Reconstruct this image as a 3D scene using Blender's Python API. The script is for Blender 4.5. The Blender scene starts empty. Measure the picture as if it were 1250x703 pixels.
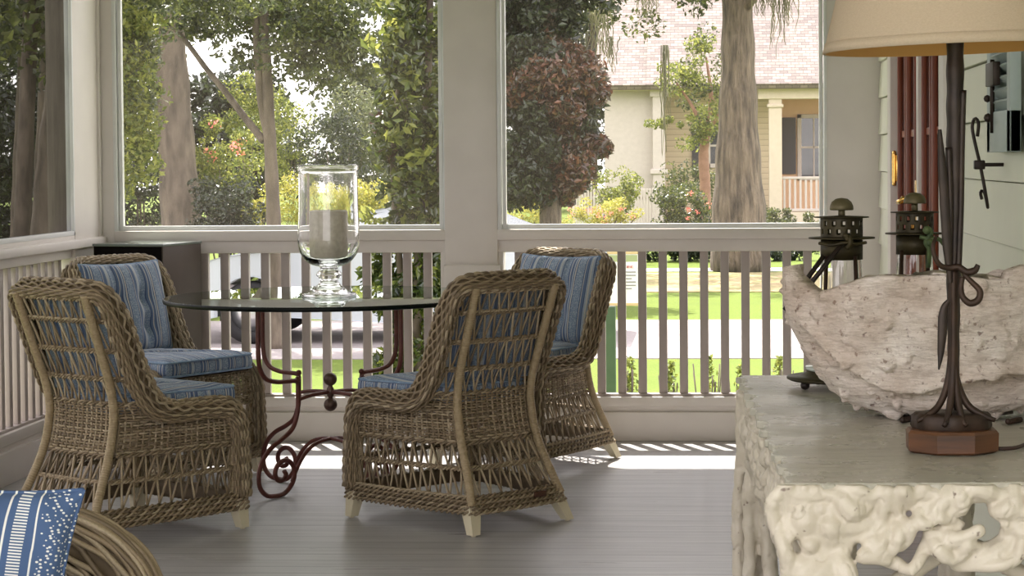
import bpy, math, random
import numpy as np
from mathutils import Vector, Matrix, noise as mnoise

random.seed(7)
RNG = np.random.default_rng(7)
C = bpy.context.scene.collection
PI = math.pi

# ------------------------------------------------------------------ helpers
def A(*p):
    return np.array(p, dtype=float)

def nrm(v):
    v = np.asarray(v, float)
    return v / (np.linalg.norm(v, axis=-1, keepdims=True) + 1e-12)

def catmull(pts, n):
    """n points evenly spaced along a smooth curve through pts."""
    P = np.array(pts, float)
    Q = np.vstack([2 * P[0] - P[1], P, 2 * P[-1] - P[-2]])
    out = []
    for i in range(len(P) - 1):
        p0, p1, p2, p3 = Q[i], Q[i + 1], Q[i + 2], Q[i + 3]
        t = np.linspace(0, 1, 16, endpoint=False)[:, None]
        out.append(0.5 * (2 * p1 + (p2 - p0) * t + (2 * p0 - 5 * p1 + 4 * p2 - p3) * t * t + (-p0 + 3 * p1 - 3 * p2 + p3) * t ** 3))
    out = np.vstack(out + [P[-1:]])
    d = np.concatenate([[0], np.cumsum(np.linalg.norm(np.diff(out[:, :3], axis=0), axis=1))])
    s = np.linspace(0, d[-1], n)
    return np.stack([np.interp(s, d, out[:, k]) for k in range(out.shape[1])], 1)

def arclen(P):
    return np.concatenate([[0], np.cumsum(np.linalg.norm(np.diff(P[:, :3], axis=0), axis=1))])

class MB:
    """collects shapes and links them as one mesh object"""
    def __init__(s):
        s.v, s.f, s.n = [], [], 0
    def add(s, V, F):
        V = np.asarray(V, float).reshape(-1, 3)
        s.v.append(V)
        for f in F:
            f = np.asarray(f, dtype=np.int64)
            if f.size:
                s.f.append(f + s.n)
        s.n += len(V)
        return s
    def box(s, c, d, rot=None):
        x, y, z = d[0] / 2, d[1] / 2, d[2] / 2
        V = A([-x, -y, -z], [x, -y, -z], [x, y, -z], [-x, y, -z], [-x, -y, z], [x, -y, z], [x, y, z], [-x, y, z])
        if rot is not None:
            V = V @ np.array(rot).T
        F = np.array([[0, 3, 2, 1], [4, 5, 6, 7], [0, 1, 5, 4], [1, 2, 6, 5], [2, 3, 7, 6], [3, 0, 4, 7]])
        return s.add(V + np.array(c), [F])
    def span(s, x0, x1, y0, y1, z0, z1):
        return s.box(((x0 + x1) / 2, (y0 + y1) / 2, (z0 + z1) / 2), (abs(x1 - x0), abs(y1 - y0), abs(z1 - z0)))
    def bbox(s, x0, x1, y0, y1, z0, z1, b=.004):
        """box with chamfered edges"""
        c = ((x0 + x1) / 2, (y0 + y1) / 2, (z0 + z1) / 2)
        h = A(abs(x1 - x0) / 2, abs(y1 - y0) / 2, abs(z1 - z0) / 2)
        b = min(b, *(h * .45))
        import bmesh
        bm = bmesh.new()
        bmesh.ops.create_cube(bm, size=1, matrix=Matrix.Diagonal((2 * h[0], 2 * h[1], 2 * h[2], 1)))
        bmesh.ops.bevel(bm, geom=bm.edges[:], offset=b, segments=2, affect='EDGES', profile=.5)
        return s.addbm(bm, c)
    def addbm(s, bm, c=(0, 0, 0)):
        bm.verts.index_update()
        V = [tuple(v.co) for v in bm.verts]
        g = {}
        for f in bm.faces:
            g.setdefault(len(f.verts), []).append([v.index for v in f.verts])
        s.add(np.array(V) + np.array(c), [np.array(x) for x in g.values()])
        bm.free()
        return s
    def tube(s, P, r, k=6, ref=None, cap=True, transport=False, closed=False):
        P = np.asarray(P, float)
        n = len(P)
        T = np.gradient(P, axis=0) if not closed else np.roll(P, -1, 0) - np.roll(P, 1, 0)
        T = nrm(T)
        if transport or closed:
            N = np.zeros_like(P)
            a = A(0, 0, 1) if abs(T[0][2]) < .9 else A(1, 0, 0)
            v = a - T[0] * a.dot(T[0]); v /= np.linalg.norm(v)
            for i in range(n):
                v = v - T[i] * v.dot(T[i]); v /= (np.linalg.norm(v) + 1e-12)
                N[i] = v
        else:
            if ref is None:
                m = np.abs(T).sum(0)
                ref = np.eye(3)[int(np.argmin(m))]
            N = np.asarray(ref, float) - T * (T @ np.asarray(ref, float))[:, None]
            N = nrm(N)
        B = np.cross(T, N)
        r = np.broadcast_to(np.asarray(r, float), (n,))
        a = np.arange(k) * 2 * PI / k
        V = P[:, None] + r[:, None, None] * (np.cos(a)[None, :, None] * N[:, None] + np.sin(a)[None, :, None] * B[:, None])
        i = np.arange(n if closed else n - 1)[:, None]; j = np.arange(k)[None]
        j2 = (j + 1) % k; i2 = (i + 1) % n
        F = np.stack([i * k + j, i * k + j2, i2 * k + j2, i2 * k + j], -1).reshape(-1, 4)
        fs = [F]
        if cap and not closed:
            fs += [np.arange(k)[::-1][None], (np.arange(k) + (n - 1) * k)[None]]
        return s.add(V.reshape(-1, 3), fs)
    def lathe(s, prof, k=32, c=(0, 0, 0), closed=False):
        p = np.array(prof, float); n = len(p)
        a = np.arange(k) * 2 * PI / k
        V = np.stack([p[:, 0:1] * np.cos(a), p[:, 0:1] * np.sin(a), np.repeat(p[:, 1:2], k, 1)], -1) + np.array(c)
        m = n if closed else n - 1
        i = np.arange(m)[:, None]; j = np.arange(k)[None]; j2 = (j + 1) % k; i2 = (i + 1) % n
        F = np.stack([i * k + j, i * k + j2, i2 * k + j2, i2 * k + j], -1).reshape(-1, 4)
        fs = [F]
        if not closed:
            fs += [np.arange(k)[::-1][None], (np.arange(k) + (n - 1) * k)[None]]
        return s.add(V.reshape(-1, 3), fs)
    def ball(s, c, r, k=14):
        r = np.broadcast_to(np.asarray(r, float), (3,))
        ph = np.linspace(-PI / 2 + .12, PI / 2 - .12, k // 2 + 1)
        a = np.arange(k) * 2 * PI / k
        V = np.stack([np.cos(ph)[:, None] * np.cos(a), np.cos(ph)[:, None] * np.sin(a), np.repeat(np.sin(ph)[:, None], k, 1)], -1) * r + np.array(c)
        n = len(ph)
        i = np.arange(n - 1)[:, None]; j = np.arange(k)[None]; j2 = (j + 1) % k
        F = np.stack([i * k + j, i * k + j2, (i + 1) * k + j2, (i + 1) * k + j], -1).reshape(-1, 4)
        return s.add(V.reshape(-1, 3), [F, np.arange(k)[::-1][None], (np.arange(k) + (n - 1) * k)[None]])
    def grid(s, V, wrap_u=False, wrap_v=False):
        """V: (n,m,3)"""
        n, m = V.shape[:2]
        i = np.arange(n if wrap_u else n - 1)[:, None]; j = np.arange(m if wrap_v else m - 1)[None]
        i2 = (i + 1) % n; j2 = (j + 1) % m
        F = np.stack([i * m + j, i2 * m + j, i2 * m + j2, i * m + j2], -1).reshape(-1, 4)
        return s.add(V.reshape(-1, 3), [F])
    def prism(s, poly, d, M=None):
        """poly: 2d outline (x,z) extruded along y from 0 to d"""
        p = np.array(poly, float); n = len(p)
        V = np.vstack([np.stack([p[:, 0], np.zeros(n), p[:, 1]], 1), np.stack([p[:, 0], np.full(n, d), p[:, 1]], 1)])
        if M is not None:
            V = V @ np.array(M.to_3x3()).T + np.array(M.translation)
        i = np.arange(n); i2 = (i + 1) % n
        return s.add(V, [np.stack([i, i2, i2 + n, i + n], -1), np.arange(n)[::-1][None], (np.arange(n) + n)[None]])
    def mesh(s, name, smooth=True):
        V = np.vstack(s.v)
        me = bpy.data.meshes.new(name)
        me.vertices.add(len(V)); me.vertices.foreach_set('co', V.astype(np.float32).ravel())
        loops = np.concatenate([f.ravel() for f in s.f])
        tot = np.concatenate([np.full(len(f), f.shape[1]) for f in s.f])
        start = np.concatenate([[0], np.cumsum(tot)[:-1]])
        me.loops.add(len(loops)); me.loops.foreach_set('vertex_index', loops.astype(np.int32))
        me.polygons.add(len(tot)); me.polygons.foreach_set('loop_start', start.astype(np.int32))
        try:
            me.polygons.foreach_set('loop_total', tot.astype(np.int32))
        except Exception:
            pass
        me.polygons.foreach_set('use_smooth', np.full(len(tot), smooth))
        me.update(calc_edges=True); me.validate()
        return me
    def build(s, name, mat, parent=None, smooth=True, split=None):
        me = s.mesh(name, smooth)
        o = bpy.data.objects.new(name, me)
        if mat:
            me.materials.append(mat)
        C.objects.link(o)
        if parent:
            o.parent = parent
        if split:
            try:
                me.set_sharp_from_angle(angle=math.radians(split))
            except Exception:
                pass
        return o

def tag(o, label=None, cat=None, group=None, kind=None):
    if label: o['label'] = label
    if cat: o['category'] = cat
    if group: o['group'] = group
    if kind: o['kind'] = kind
    return o

def thing(name, label, cat, loc=(0, 0, 0), rz=0, group=None):
    o = bpy.data.objects.new(name, None); C.objects.link(o)
    o.location = loc; o.rotation_euler = (0, 0, rz); o.empty_display_size = .1
    return tag(o, label, cat, group)

KIDS = {}
def copy_tree(root, parent=None):
    c = root.copy(); C.objects.link(c)
    if parent: c.parent = parent
    for ch in [o for o in bpy.data.objects if o.parent == root]:
        copy_tree(ch, c)
    return c

def to_mesh_with(mb, name, mods, mat, parent=None, smooth=True):
    """build, run modifiers through the depsgraph and keep the evaluated mesh"""
    o = mb.build(name, None, None, smooth)
    for t, kw in mods:
        m = o.modifiers.new(t, t)
        for k, v in kw.items():
            setattr(m, k, v)
    dg = bpy.context.evaluated_depsgraph_get()
    me = bpy.data.meshes.new_from_object(o.evaluated_get(dg))
    me.name = name
    old = o.data
    o.modifiers.clear(); o.data = me
    bpy.data.meshes.remove(old)
    me.materials.clear(); me.materials.append(mat)
    me.polygons.foreach_set('use_smooth', np.full(len(me.polygons), smooth))
    if parent: o.parent = parent
    return o

# ------------------------------------------------------------------ materials
def srgb(r, g, b):
    def f(c):
        c /= 255
        return c / 12.92 if c <= .04045 else ((c + .055) / 1.055) ** 2.4
    return (f(r), f(g), f(b), 1)

class NT:
    def __init__(s, name):
        s.m = bpy.data.materials.new(name); s.m.use_nodes = True
        s.t = s.m.node_tree; s.t.nodes.clear()
        s.out = s.n('ShaderNodeOutputMaterial')
    def n(s, t, **kw):
        nd = s.t.nodes.new(t)
        for k, v in kw.items():
            if k.startswith('i_'):
                nd.inputs[k[2:].replace('_', ' ')].default_value = v
            else:
                setattr(nd, k, v)
        return nd
    def l(s, a, b):
        s.t.links.new(a, b)
    def bsdf(s, **kw):
        b = s.n('ShaderNodeBsdfPrincipled')
        for k, v in kw.items():
            b.inputs[k.replace('_', ' ')].default_value = v
        s.l(b.outputs[0], s.out.inputs[0])
        return b
    def noise(s, scale, detail=4, rough=.55, co=None, out='Fac'):
        t = s.n('ShaderNodeTexNoise')
        t.inputs['Scale'].default_value = scale; t.inputs['Detail'].default_value = detail; t.inputs['Roughness'].default_value = rough
        if co is not None: s.l(co, t.inputs['Vector'])
        return t.outputs[out]
    def ramp(s, fac, stops, mode='LINEAR'):
        r = s.n('ShaderNodeValToRGB'); cr = r.color_ramp; cr.interpolation = mode
        while len(cr.elements) < len(stops): cr.elements.new(.5)
        for e, (p, c) in zip(cr.elements, sorted(stops, key=lambda q: q[0])):
            e.position = p; e.color = c
        s.l(fac, r.inputs[0])
        return r.outputs[0]
    def mix(s, fac, a, b, mode='MIX'):
        m = s.n('ShaderNodeMix', data_type='RGBA', blend_type=mode)
        for sock, v in ((m.inputs[0], fac), (m.inputs[6], a), (m.inputs[7], b)):
            if hasattr(v, 'is_output'): s.l(v, sock)
            else: sock.default_value = v
        return m.outputs[2]
    def math(s, op, a, b=0.0, c=0.0):
        m = s.n('ShaderNodeMath', operation=op)
        for sock, v in zip(m.inputs, (a, b, c)):
            if hasattr(v, 'is_output'): s.l(v, sock)
            else: sock.default_value = v
        return m.outputs[0]
    def obj(s, scale=(1, 1, 1)):
        t = s.n('ShaderNodeTexCoord'); m = s.n('ShaderNodeMapping'); m.inputs['Scale'].default_value = scale
        s.l(t.outputs['Object'], m.inputs[0])
        return m.outputs[0]
    def bump(s, b, h, strength=.3, dist=.01):
        n = s.n('ShaderNodeBump'); n.inputs['Strength'].default_value = strength; n.inputs['Distance'].default_value = dist
        s.l(h, n.inputs['Height']); s.l(n.outputs[0], b.inputs['Normal'])

def plain(name, c1, c2=None, rough=.5, scale=8, metallic=0, bump=0, bscale=60, dist=.003, stretch=(1, 1, 1), island=0, spec=.5, coat=0):
    t = NT(name)
    b = t.bsdf(Roughness=rough, Metallic=metallic)
    b.inputs['Specular IOR Level'].default_value = spec
    b.inputs['Coat Weight'].default_value = coat
    co = t.obj(stretch)
    col = t.ramp(t.noise(scale, co=co), [(.3, c1), (.7, c2 or c1)])
    if island:
        g = t.n('ShaderNodeNewGeometry')
        hs = t.n('ShaderNodeHueSaturation')
        v = t.math('MULTIPLY_ADD', g.outputs['Random Per Island'], island, 1 - island / 2)
        t.l(v, hs.inputs['Value']); t.l(col, hs.inputs['Color']); col = hs.outputs[0]
    t.l(col, b.inputs['Base Color'])
    if bump:
        t.bump(b, t.noise(bscale, 5, co=co), bump, dist)
    return t.m

def leafmat(name, stops, trans=.45, rough=.36):
    """leaf: random colour per leaf, light passes through"""
    t = NT(name)
    g = t.n('ShaderNodeNewGeometry')
    col = t.ramp(g.outputs['Random Per Island'], stops)
    b = t.n('ShaderNodeBsdfPrincipled'); b.inputs['Roughness'].default_value = rough
    b.inputs['Specular IOR Level'].default_value = .6
    t.l(col, b.inputs['Base Color'])
    tr = t.n('ShaderNodeBsdfTranslucent')
    hs = t.n('ShaderNodeHueSaturation'); hs.inputs['Saturation'].default_value = .95; hs.inputs['Value'].default_value = 1.6; hs.inputs['Hue'].default_value = .485
    t.l(col, hs.inputs['Color']); t.l(hs.outputs[0], tr.inputs['Color'])
    mx = t.n('ShaderNodeMixShader'); mx.inputs[0].default_value = trans
    t.l(b.outputs[0], mx.inputs[1]); t.l(tr.outputs[0], mx.inputs[2]); t.l(mx.outputs[0], t.out.inputs[0])
    return t.m

def glassmat(name, col=(1, 1, 1, 1), rough=0, ior=1.48):
    t = NT(name)
    g = t.n('ShaderNodeBsdfGlass'); g.inputs['Color'].default_value = col; g.inputs['Roughness'].default_value = rough; g.inputs['IOR'].default_value = ior
    t.l(g.outputs[0], t.out.inputs[0])
    return t.m

M = {}
SKY, SUN, EXPO = 2.4, 8.5, .72
M['paint'] = plain('porch_paint', srgb(205, 199, 192), srgb(212, 206, 199), .42, 5, bump=.05, bscale=90)
M['baluster'] = plain('shaded_baluster_paint', srgb(158, 148, 143), srgb(168, 158, 152), .5, 5)  # white paint darkened; the balusters' backlit shade is put into this colour
M['siding'] = plain('siding_paint', srgb(214, 216, 198), srgb(222, 224, 206), .5, 3, bump=.06, bscale=60)
M['ceil'] = plain('ceiling_paint', srgb(222, 218, 214), None, .6)
def stripe_floor():
    t = NT('floor_paint')
    b = t.bsdf(Roughness=.33)
    co = t.obj((1, 1, 1))
    sep = t.n('ShaderNodeSeparateXYZ'); t.l(co, sep.inputs[0])
    fr = t.math('FRACT', t.math('DIVIDE', sep.outputs[1], .105))
    gap = t.math('LESS_THAN', fr, .03)
    co2 = t.obj((.6, 9, 1))
    n = t.noise(3, 6, .6, co2)
    board = t.n('ShaderNodeTexWhiteNoise', noise_dimensions='1D')
    t.l(t.math('FLOOR', t.math('DIVIDE', sep.outputs[1], .105)), board.inputs['W'])
    base = t.ramp(n, [(.3, srgb(160, 158, 158)), (.7, srgb(181, 178, 177))])
    base = t.mix(t.math('MULTIPLY', board.outputs['Value'], .25), base, srgb(152, 151, 153))
    col = t.mix(gap, base, srgb(76, 76, 78))
    t.l(col, b.inputs['Base Color'])
    t.l(t.ramp(t.noise(2.5, 5, .6, co2), [(.3, (.26, .26, .26, 1)), (.75, (.5, .5, .5, 1))]), b.inputs['Roughness'])
    h = t.math('SUBTRACT', t.math('MULTIPLY', t.noise(14, 4, .6, co2), .25), gap)
    t.bump(b, h, .35, .003)
    return t.m
M['floor'] = stripe_floor()
def wicker(name, c1, c2, c3, isl=.5):
    t = NT(name)
    b = t.bsdf(Roughness=.55)
    g = t.n('ShaderNodeNewGeometry')
    col = t.ramp(g.outputs['Random Per Island'], [(0, c1), (.5, c2), (1, c3)])
    n = t.noise(220, 3, .6, t.obj((1, 1, 1)))
    col = t.mix(t.ramp(n, [(.35, (0, 0, 0, 1)), (.75, (.45, .45, .45, 1))]), col, c1)
    t.l(col, b.inputs['Base Color'])
    t.bump(b, n, .25, .001)
    return t.m
M['wicker'] = wicker('wicker', srgb(112, 97, 76), srgb(152, 134, 106), srgb(188, 172, 144))
M['wicker_core'] = plain('wicker_core', srgb(92, 78, 58), srgb(112, 96, 72), .7, 40)
M['pole'] = plain('wrapped_cane', srgb(148, 130, 98), srgb(168, 150, 118), .5, 60)
M['foot'] = plain('pale_wood_foot', srgb(200, 190, 160), srgb(214, 205, 178), .5, 6, stretch=(1, 1, .3))
M['tan_tag'] = plain('leather_tag', srgb(72, 42, 26), None, .5)
def fabric(name, period=.155):
    t = NT(name)
    b = t.bsdf(Roughness=.9); b.inputs['Sheen Weight'].default_value = .15
    tc = t.n('ShaderNodeTexCoord')
    sp = t.n('ShaderNodeSeparateXYZ'); t.l(tc.outputs['Object'], sp.inputs[0])
    sn = t.n('ShaderNodeSeparateXYZ'); t.l(tc.outputs['Normal'], sn.inputs[0])
    side = t.math('GREATER_THAN', t.math('ABSOLUTE', sn.outputs[0]), .75)
    u = t.math('ADD', t.math('MULTIPLY', sp.outputs[0], t.math('SUBTRACT', 1.0, side)), t.math('MULTIPLY', sp.outputs[1], side))
    wob = t.math('MULTIPLY_ADD', t.noise(7, 2, .5, tc.outputs['Object']), .008, -.004)
    u = t.math('ADD', u, wob)
    fr = t.math('FRACT', t.math('ADD', t.math('DIVIDE', u, period), 10.07))
    base, navy, cream, light, mid = srgb(122, 140, 162), srgb(66, 82, 116), srgb(202, 198, 184), srgb(164, 176, 188), srgb(98, 116, 144)
    st = [(0, base), (.20, navy), (.225, cream), (.26, navy), (.285, light), (.33, navy), (.36, mid), (.40, cream), (.425, mid), (.47, navy), (.50, base),
          (.70, navy), (.72, light), (.77, cream), (.80, light), (.84, navy), (.86, mid), (.93, cream), (.95, navy), (.975, base)]
    col = t.ramp(fr, st, 'CONSTANT')
    v = t.n('ShaderNodeTexVoronoi', feature='DISTANCE_TO_EDGE'); v.inputs['Scale'].default_value = 110; t.l(tc.outputs['Object'], v.inputs['Vector'])
    squig = t.ramp(v.outputs['Distance'], [(.08, (1, 1, 1, 1)), (.16, (0, 0, 0, 1))])
    n2 = t.noise(160, 3, .6, tc.outputs['Object'])
    squig = t.math('MULTIPLY', squig, t.ramp(n2, [(.42, (0, 0, 0, 1)), (.55, (1, 1, 1, 1))]))
    wide = t.ramp(fr, [(0, (1, 1, 1, 1)), (.20, (0, 0, 0, 1)), (.50, (1, 1, 1, 1)), (.70, (0, 0, 0, 1)), (.975, (1, 1, 1, 1))], 'CONSTANT')
    col = t.mix(t.math('MULTIPLY', t.math('MULTIPLY', squig, wide), .75), col, srgb(188, 198, 204))
    col = t.mix(t.math('MULTIPLY', n2, .35), col, srgb(74, 98, 138))
    t.l(col, b.inputs['Base Color'])
    w = t.noise(500, 2, .5, tc.outputs['Object'])
    t.bump(b, w, .3, .001)
    return t.m
M['fabric'] = fabric('striped_fabric')
def pillow_fabric():
    t = NT('dashed_fabric')
    b = t.bsdf(Roughness=.9)
    tc = t.n('ShaderNodeTexCoord')
    sp = t.n('ShaderNodeSeparateXYZ'); t.l(tc.outputs['Object'], sp.inputs[0])
    x, z = sp.outputs[0], sp.outputs[2]
    # zones across the width, repeated
    fr = t.math('FRACT', t.math('ADD', t.math('DIVIDE', x, .17), 10.62))
    blue, pale, cream = srgb(72, 96, 134), srgb(92, 124, 164), srgb(226, 228, 222)
    base = t.ramp(fr, [(0, blue), (.10, cream), (.125, blue), (.155, blue), (.36, blue), (.40, cream), (.42, blue), (.95, cream), (.975, blue)], 'CONSTANT')
    # vertical band of short horizontal dashes
    d1 = t.math('GREATER_THAN', t.math('FRACT', t.math('DIVIDE', z, .0052)), .5)
    zone1 = t.math('MULTIPLY', t.math('GREATER_THAN', fr, .19), t.math('LESS_THAN', fr, .32))
    edge = t.math('MULTIPLY', d1, zone1)
    # scattered little dashes
    v = t.n('ShaderNodeTexVoronoi', feature='F1'); v.inputs['Scale'].default_value = 1; v.inputs['Randomness'].default_value = .55
    mp = t.n('ShaderNodeMapping'); mp.inputs['Scale'].default_value = (120, 120, 170); mp.inputs['Rotation'].default_value = (0, .5, 0)
    t.l(tc.outputs['Object'], mp.inputs[0]); t.l(mp.outputs[0], v.inputs['Vector'])
    dots = t.math('LESS_THAN', v.outputs['Distance'], .33)
    zone2 = t.math('MULTIPLY', t.math('GREATER_THAN', fr, .46), t.math('LESS_THAN', fr, .92))
    col = t.mix(t.math('MAXIMUM', edge, t.math('MULTIPLY', dots, zone2)), base, cream)
    t.l(col, b.inputs['Base Color'])
    t.bump(b, t.noise(400, 2, .5, tc.outputs['Object']), .3, .001)
    return t.m
M['pillow'] = pillow_fabric()
M['piping'] = plain('piping', srgb(108, 134, 168), srgb(150, 170, 190), .9, 30)
M['iron_red'] = plain('rust_red_iron', srgb(82, 40, 32), srgb(104, 56, 46), .45, 20, metallic=.25, bump=.2, bscale=80)
M['iron_ball'] = plain('iron_ball', srgb(70, 52, 44), srgb(96, 72, 60), .4, 30, metallic=.4)
M['tglass'] = glassmat('table_glass', (.90, .95, .92, 1), 0, 1.5)
M['tedge'] = plain('table_glass_edge', srgb(8, 12, 10), srgb(14, 20, 17), .35, 30, spec=.15)
M['glass'] = glassmat('clear_glass', (1, 1, 1, 1), 0, 1.45)
M['candle'] = plain('candle_wax', srgb(206, 196, 174), srgb(226, 218, 198), .5, 60, bump=.25, bscale=120)
M['wick'] = plain('wick', srgb(40, 36, 32), None, .8)
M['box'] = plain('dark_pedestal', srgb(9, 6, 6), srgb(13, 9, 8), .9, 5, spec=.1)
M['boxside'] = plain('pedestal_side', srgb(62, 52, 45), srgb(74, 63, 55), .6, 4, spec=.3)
M['stone'] = None
M['bronze'] = plain('aged_bronze', srgb(34, 29, 18), srgb(70, 61, 36), .5, 22, metallic=.5, bump=.3, bscale=60)
M['verdigris'] = plain('verdigris', srgb(52, 70, 48), srgb(96, 112, 66), .6, 40, metallic=.2)
M['brass_dull'] = plain('dull_brass', srgb(84, 76, 54), srgb(112, 102, 74), .5, 26, metallic=.45)
M['black_iron'] = plain('black_iron', srgb(34, 28, 26), srgb(58, 46, 38), .45, 18, metallic=.5, bump=.4, bscale=40)
M['rust_iron'] = plain('rusty_iron', srgb(36, 26, 20), srgb(64, 45, 32), .55, 20, metallic=.4, bump=.4, bscale=50)
M['darkwood'] = plain('dark_wood', srgb(62, 38, 22), srgb(112, 72, 44), .4, 5, stretch=(1, 1, 9), bump=.1)
M['cord'] = plain('cord', srgb(60, 40, 34), None, .5)
M['mahogany'] = plain('mahogany', srgb(112, 48, 22), srgb(150, 72, 36), .42, 6, stretch=(4, 4, .4), coat=.05)
M['brass'] = plain('brass', srgb(214, 170, 92), srgb(226, 186, 110), .22, 9, metallic=1)
M['door_glass'] = plain('door_glass', srgb(30, 20, 18), srgb(52, 30, 24), .05, 2, spec=.9)
M['shutter'] = plain('blue_shutter', srgb(158, 172, 172), srgb(170, 182, 182), .45, 6)
def shade_mat():
    t = NT('linen_shade')
    co = t.obj((1, 1, 1))
    n = t.noise(260, 3, .6, t.obj((1, 1, 2.5)))
    col = t.ramp(n, [(.3, srgb(206, 190, 164)), (.7, srgb(222, 207, 184))])
    b = t.n('ShaderNodeBsdfPrincipled'); b.inputs['Roughness'].default_value = .85; t.l(col, b.inputs['Base Color'])
    tr = t.n('ShaderNodeBsdfTranslucent'); tr.inputs['Color'].default_value = srgb(236, 206, 150)
    mx = t.n('ShaderNodeMixShader'); mx.inputs[0].default_value = .35
    t.l(b.outputs[0], mx.inputs[1]); t.l(tr.outputs[0], mx.inputs[2]); t.l(mx.outputs[0], t.out.inputs[0])
    return t.m
M['shade'] = shade_mat()
M['shade_in'] = plain('shade_lining', srgb(200, 150, 84), None, .8)
def shell_mat():
    t = NT('shell_surface')
    b = t.bsdf(Roughness=.75)
    co = t.obj((1, 1, 1))
    st = t.obj((1.2, 1.2, 7))
    c = t.ramp(t.noise(7, 8, .65, co), [(.3, srgb(200, 182, 168)), (.5, srgb(232, 220, 210)), (.7, srgb(250, 243, 236))])
    spots = t.ramp(t.noise(75, 3, .6, co), [(.60, (0, 0, 0, 1)), (.70, (1, 1, 1, 1))])
    c = t.mix(t.ramp(t.noise(3.2, 6, .65, co), [(.42, (0, 0, 0, 1)), (.62, (.5, .5, .5, 1))]), c, srgb(178, 152, 132))
    c = t.mix(t.math('MULTIPLY', spots, .75), c, srgb(128, 98, 82))
    pit = t.ramp(t.noise(38, 2, .5, co), [(.70, (0, 0, 0, 1)), (.74, (1, 1, 1, 1))])
    c = t.mix(t.math('MULTIPLY', pit, .7), c, srgb(104, 66, 58))
    lines = t.noise(9, 6, .7, st)
    c = t.mix(t.ramp(lines, [(.45, (0, 0, 0, 1)), (.5, (.30, .30, .30, 1)), (.55, (0, 0, 0, 1))]), c, srgb(140, 116, 96))
    t.l(c, b.inputs['Base Color'])
    h = t.math('ADD', t.math('MULTIPLY', t.noise(45, 8, .7, co), .6), t.math('MULTIPLY', lines, .9))
    h = t.math('SUBTRACT', h, t.math('MULTIPLY', pit, .35))
    t.bump(b, h, 1.0, .012)
    return t.m
M['shell'] = shell_mat()
def root_mat():
    t = NT('painted_roots')
    b = t.bsdf(Roughness=.42)
    co = t.obj((1, 1, 1))
    c = t.ramp(t.noise(9, 6, .6, co), [(.3, srgb(188, 179, 161)), (.7, srgb(212, 204, 188))])
    pit = t.ramp(t.noise(46, 2, .5, co), [(.70, (0, 0, 0, 1)), (.745, (1, 1, 1, 1))])
    c = t.mix(t.math('MULTIPLY', pit, .75), c, srgb(98, 76, 68))
    t.l(c, b.inputs['Base Color'])
    h = t.math('ADD', t.math('MULTIPLY', t.noise(30, 5, .6, co), .8), t.math('MULTIPLY', t.noise(8, 3, .5, co), 1.2))
    h = t.math('SUBTRACT', h, t.math('MULTIPLY', pit, .4))
    t.bump(b, h, .45, .006)
    return t.m
M['roots'] = root_mat()
def top_mat():
    t = NT('painted_top')
    b = t.bsdf(Roughness=.3)
    co = t.obj((1, 1, 1))
    c = t.ramp(t.noise(6, 6, .6, t.obj((1, 6, 1))), [(.3, srgb(166, 163, 150)), (.7, srgb(184, 180, 166))])
    t.l(c, b.inputs['Base Color'])
    st = t.noise(9, 4, .7, t.obj((1.5, 14, 1)))
    sep = t.n('ShaderNodeSeparateXYZ'); t.l(co, sep.inputs[0])
    edge = t.ramp(t.math('ADD', sep.outputs[0], 0), [(.16, (1, 1, 1, 1)), (.24, (.05, .05, .05, 1))])
    crack = t.ramp(st, [(.40, (0, 0, 0, 1)), (.44, (1, 1, 1, 1))])
    t.bump(b, t.math('MULTIPLY', crack, edge), .5, .006)
    t.l(t.ramp(t.noise(5, 5, .6, co), [(.3, (.2, .2, .2, 1)), (.8, (.42, .42, .42, 1))]), b.inputs['Roughness'])
    return t.m
M['ctop'] = top_mat()
def screen_mat(name, a, col):
    t = NT(name)
    tr = t.n('ShaderNodeBsdfTransparent')
    d = t.n('ShaderNodeBsdfDiffuse'); d.inputs['Color'].default_value = col
    tl = t.n('ShaderNodeBsdfTranslucent'); tl.inputs['Color'].default_value = col
    m1 = t.n('ShaderNodeMixShader'); m1.inputs[0].default_value = .5
    t.l(d.outputs[0], m1.inputs[1]); t.l(tl.outputs[0], m1.inputs[2])
    w = t.n('ShaderNodeTexWave'); 
    m2 = t.n('ShaderNodeMixShader')
    n = t.noise(3.5, 4, .6, t.obj((1, 1, 1)))
    f = t.math('MULTIPLY_ADD', n, a * .5, a * .75)
    t.t.nodes.remove(w)
    t.l(f, m2.inputs[0])
    t.l(tr.outputs[0], m2.inputs[1]); t.l(m1.outputs[0], m2.inputs[2]); t.l(m2.outputs[0], t.out.inputs[0])
    return t.m
M['screen'] = screen_mat('insect_screen', .085, srgb(150, 140, 128))
M['screen_side'] = screen_mat('insect_screen_dark', .68, srgb(38, 34, 30))
M['screen_frame'] = plain('screen_frame', srgb(206, 208, 206), srgb(216, 218, 216), .35, 5)
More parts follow.
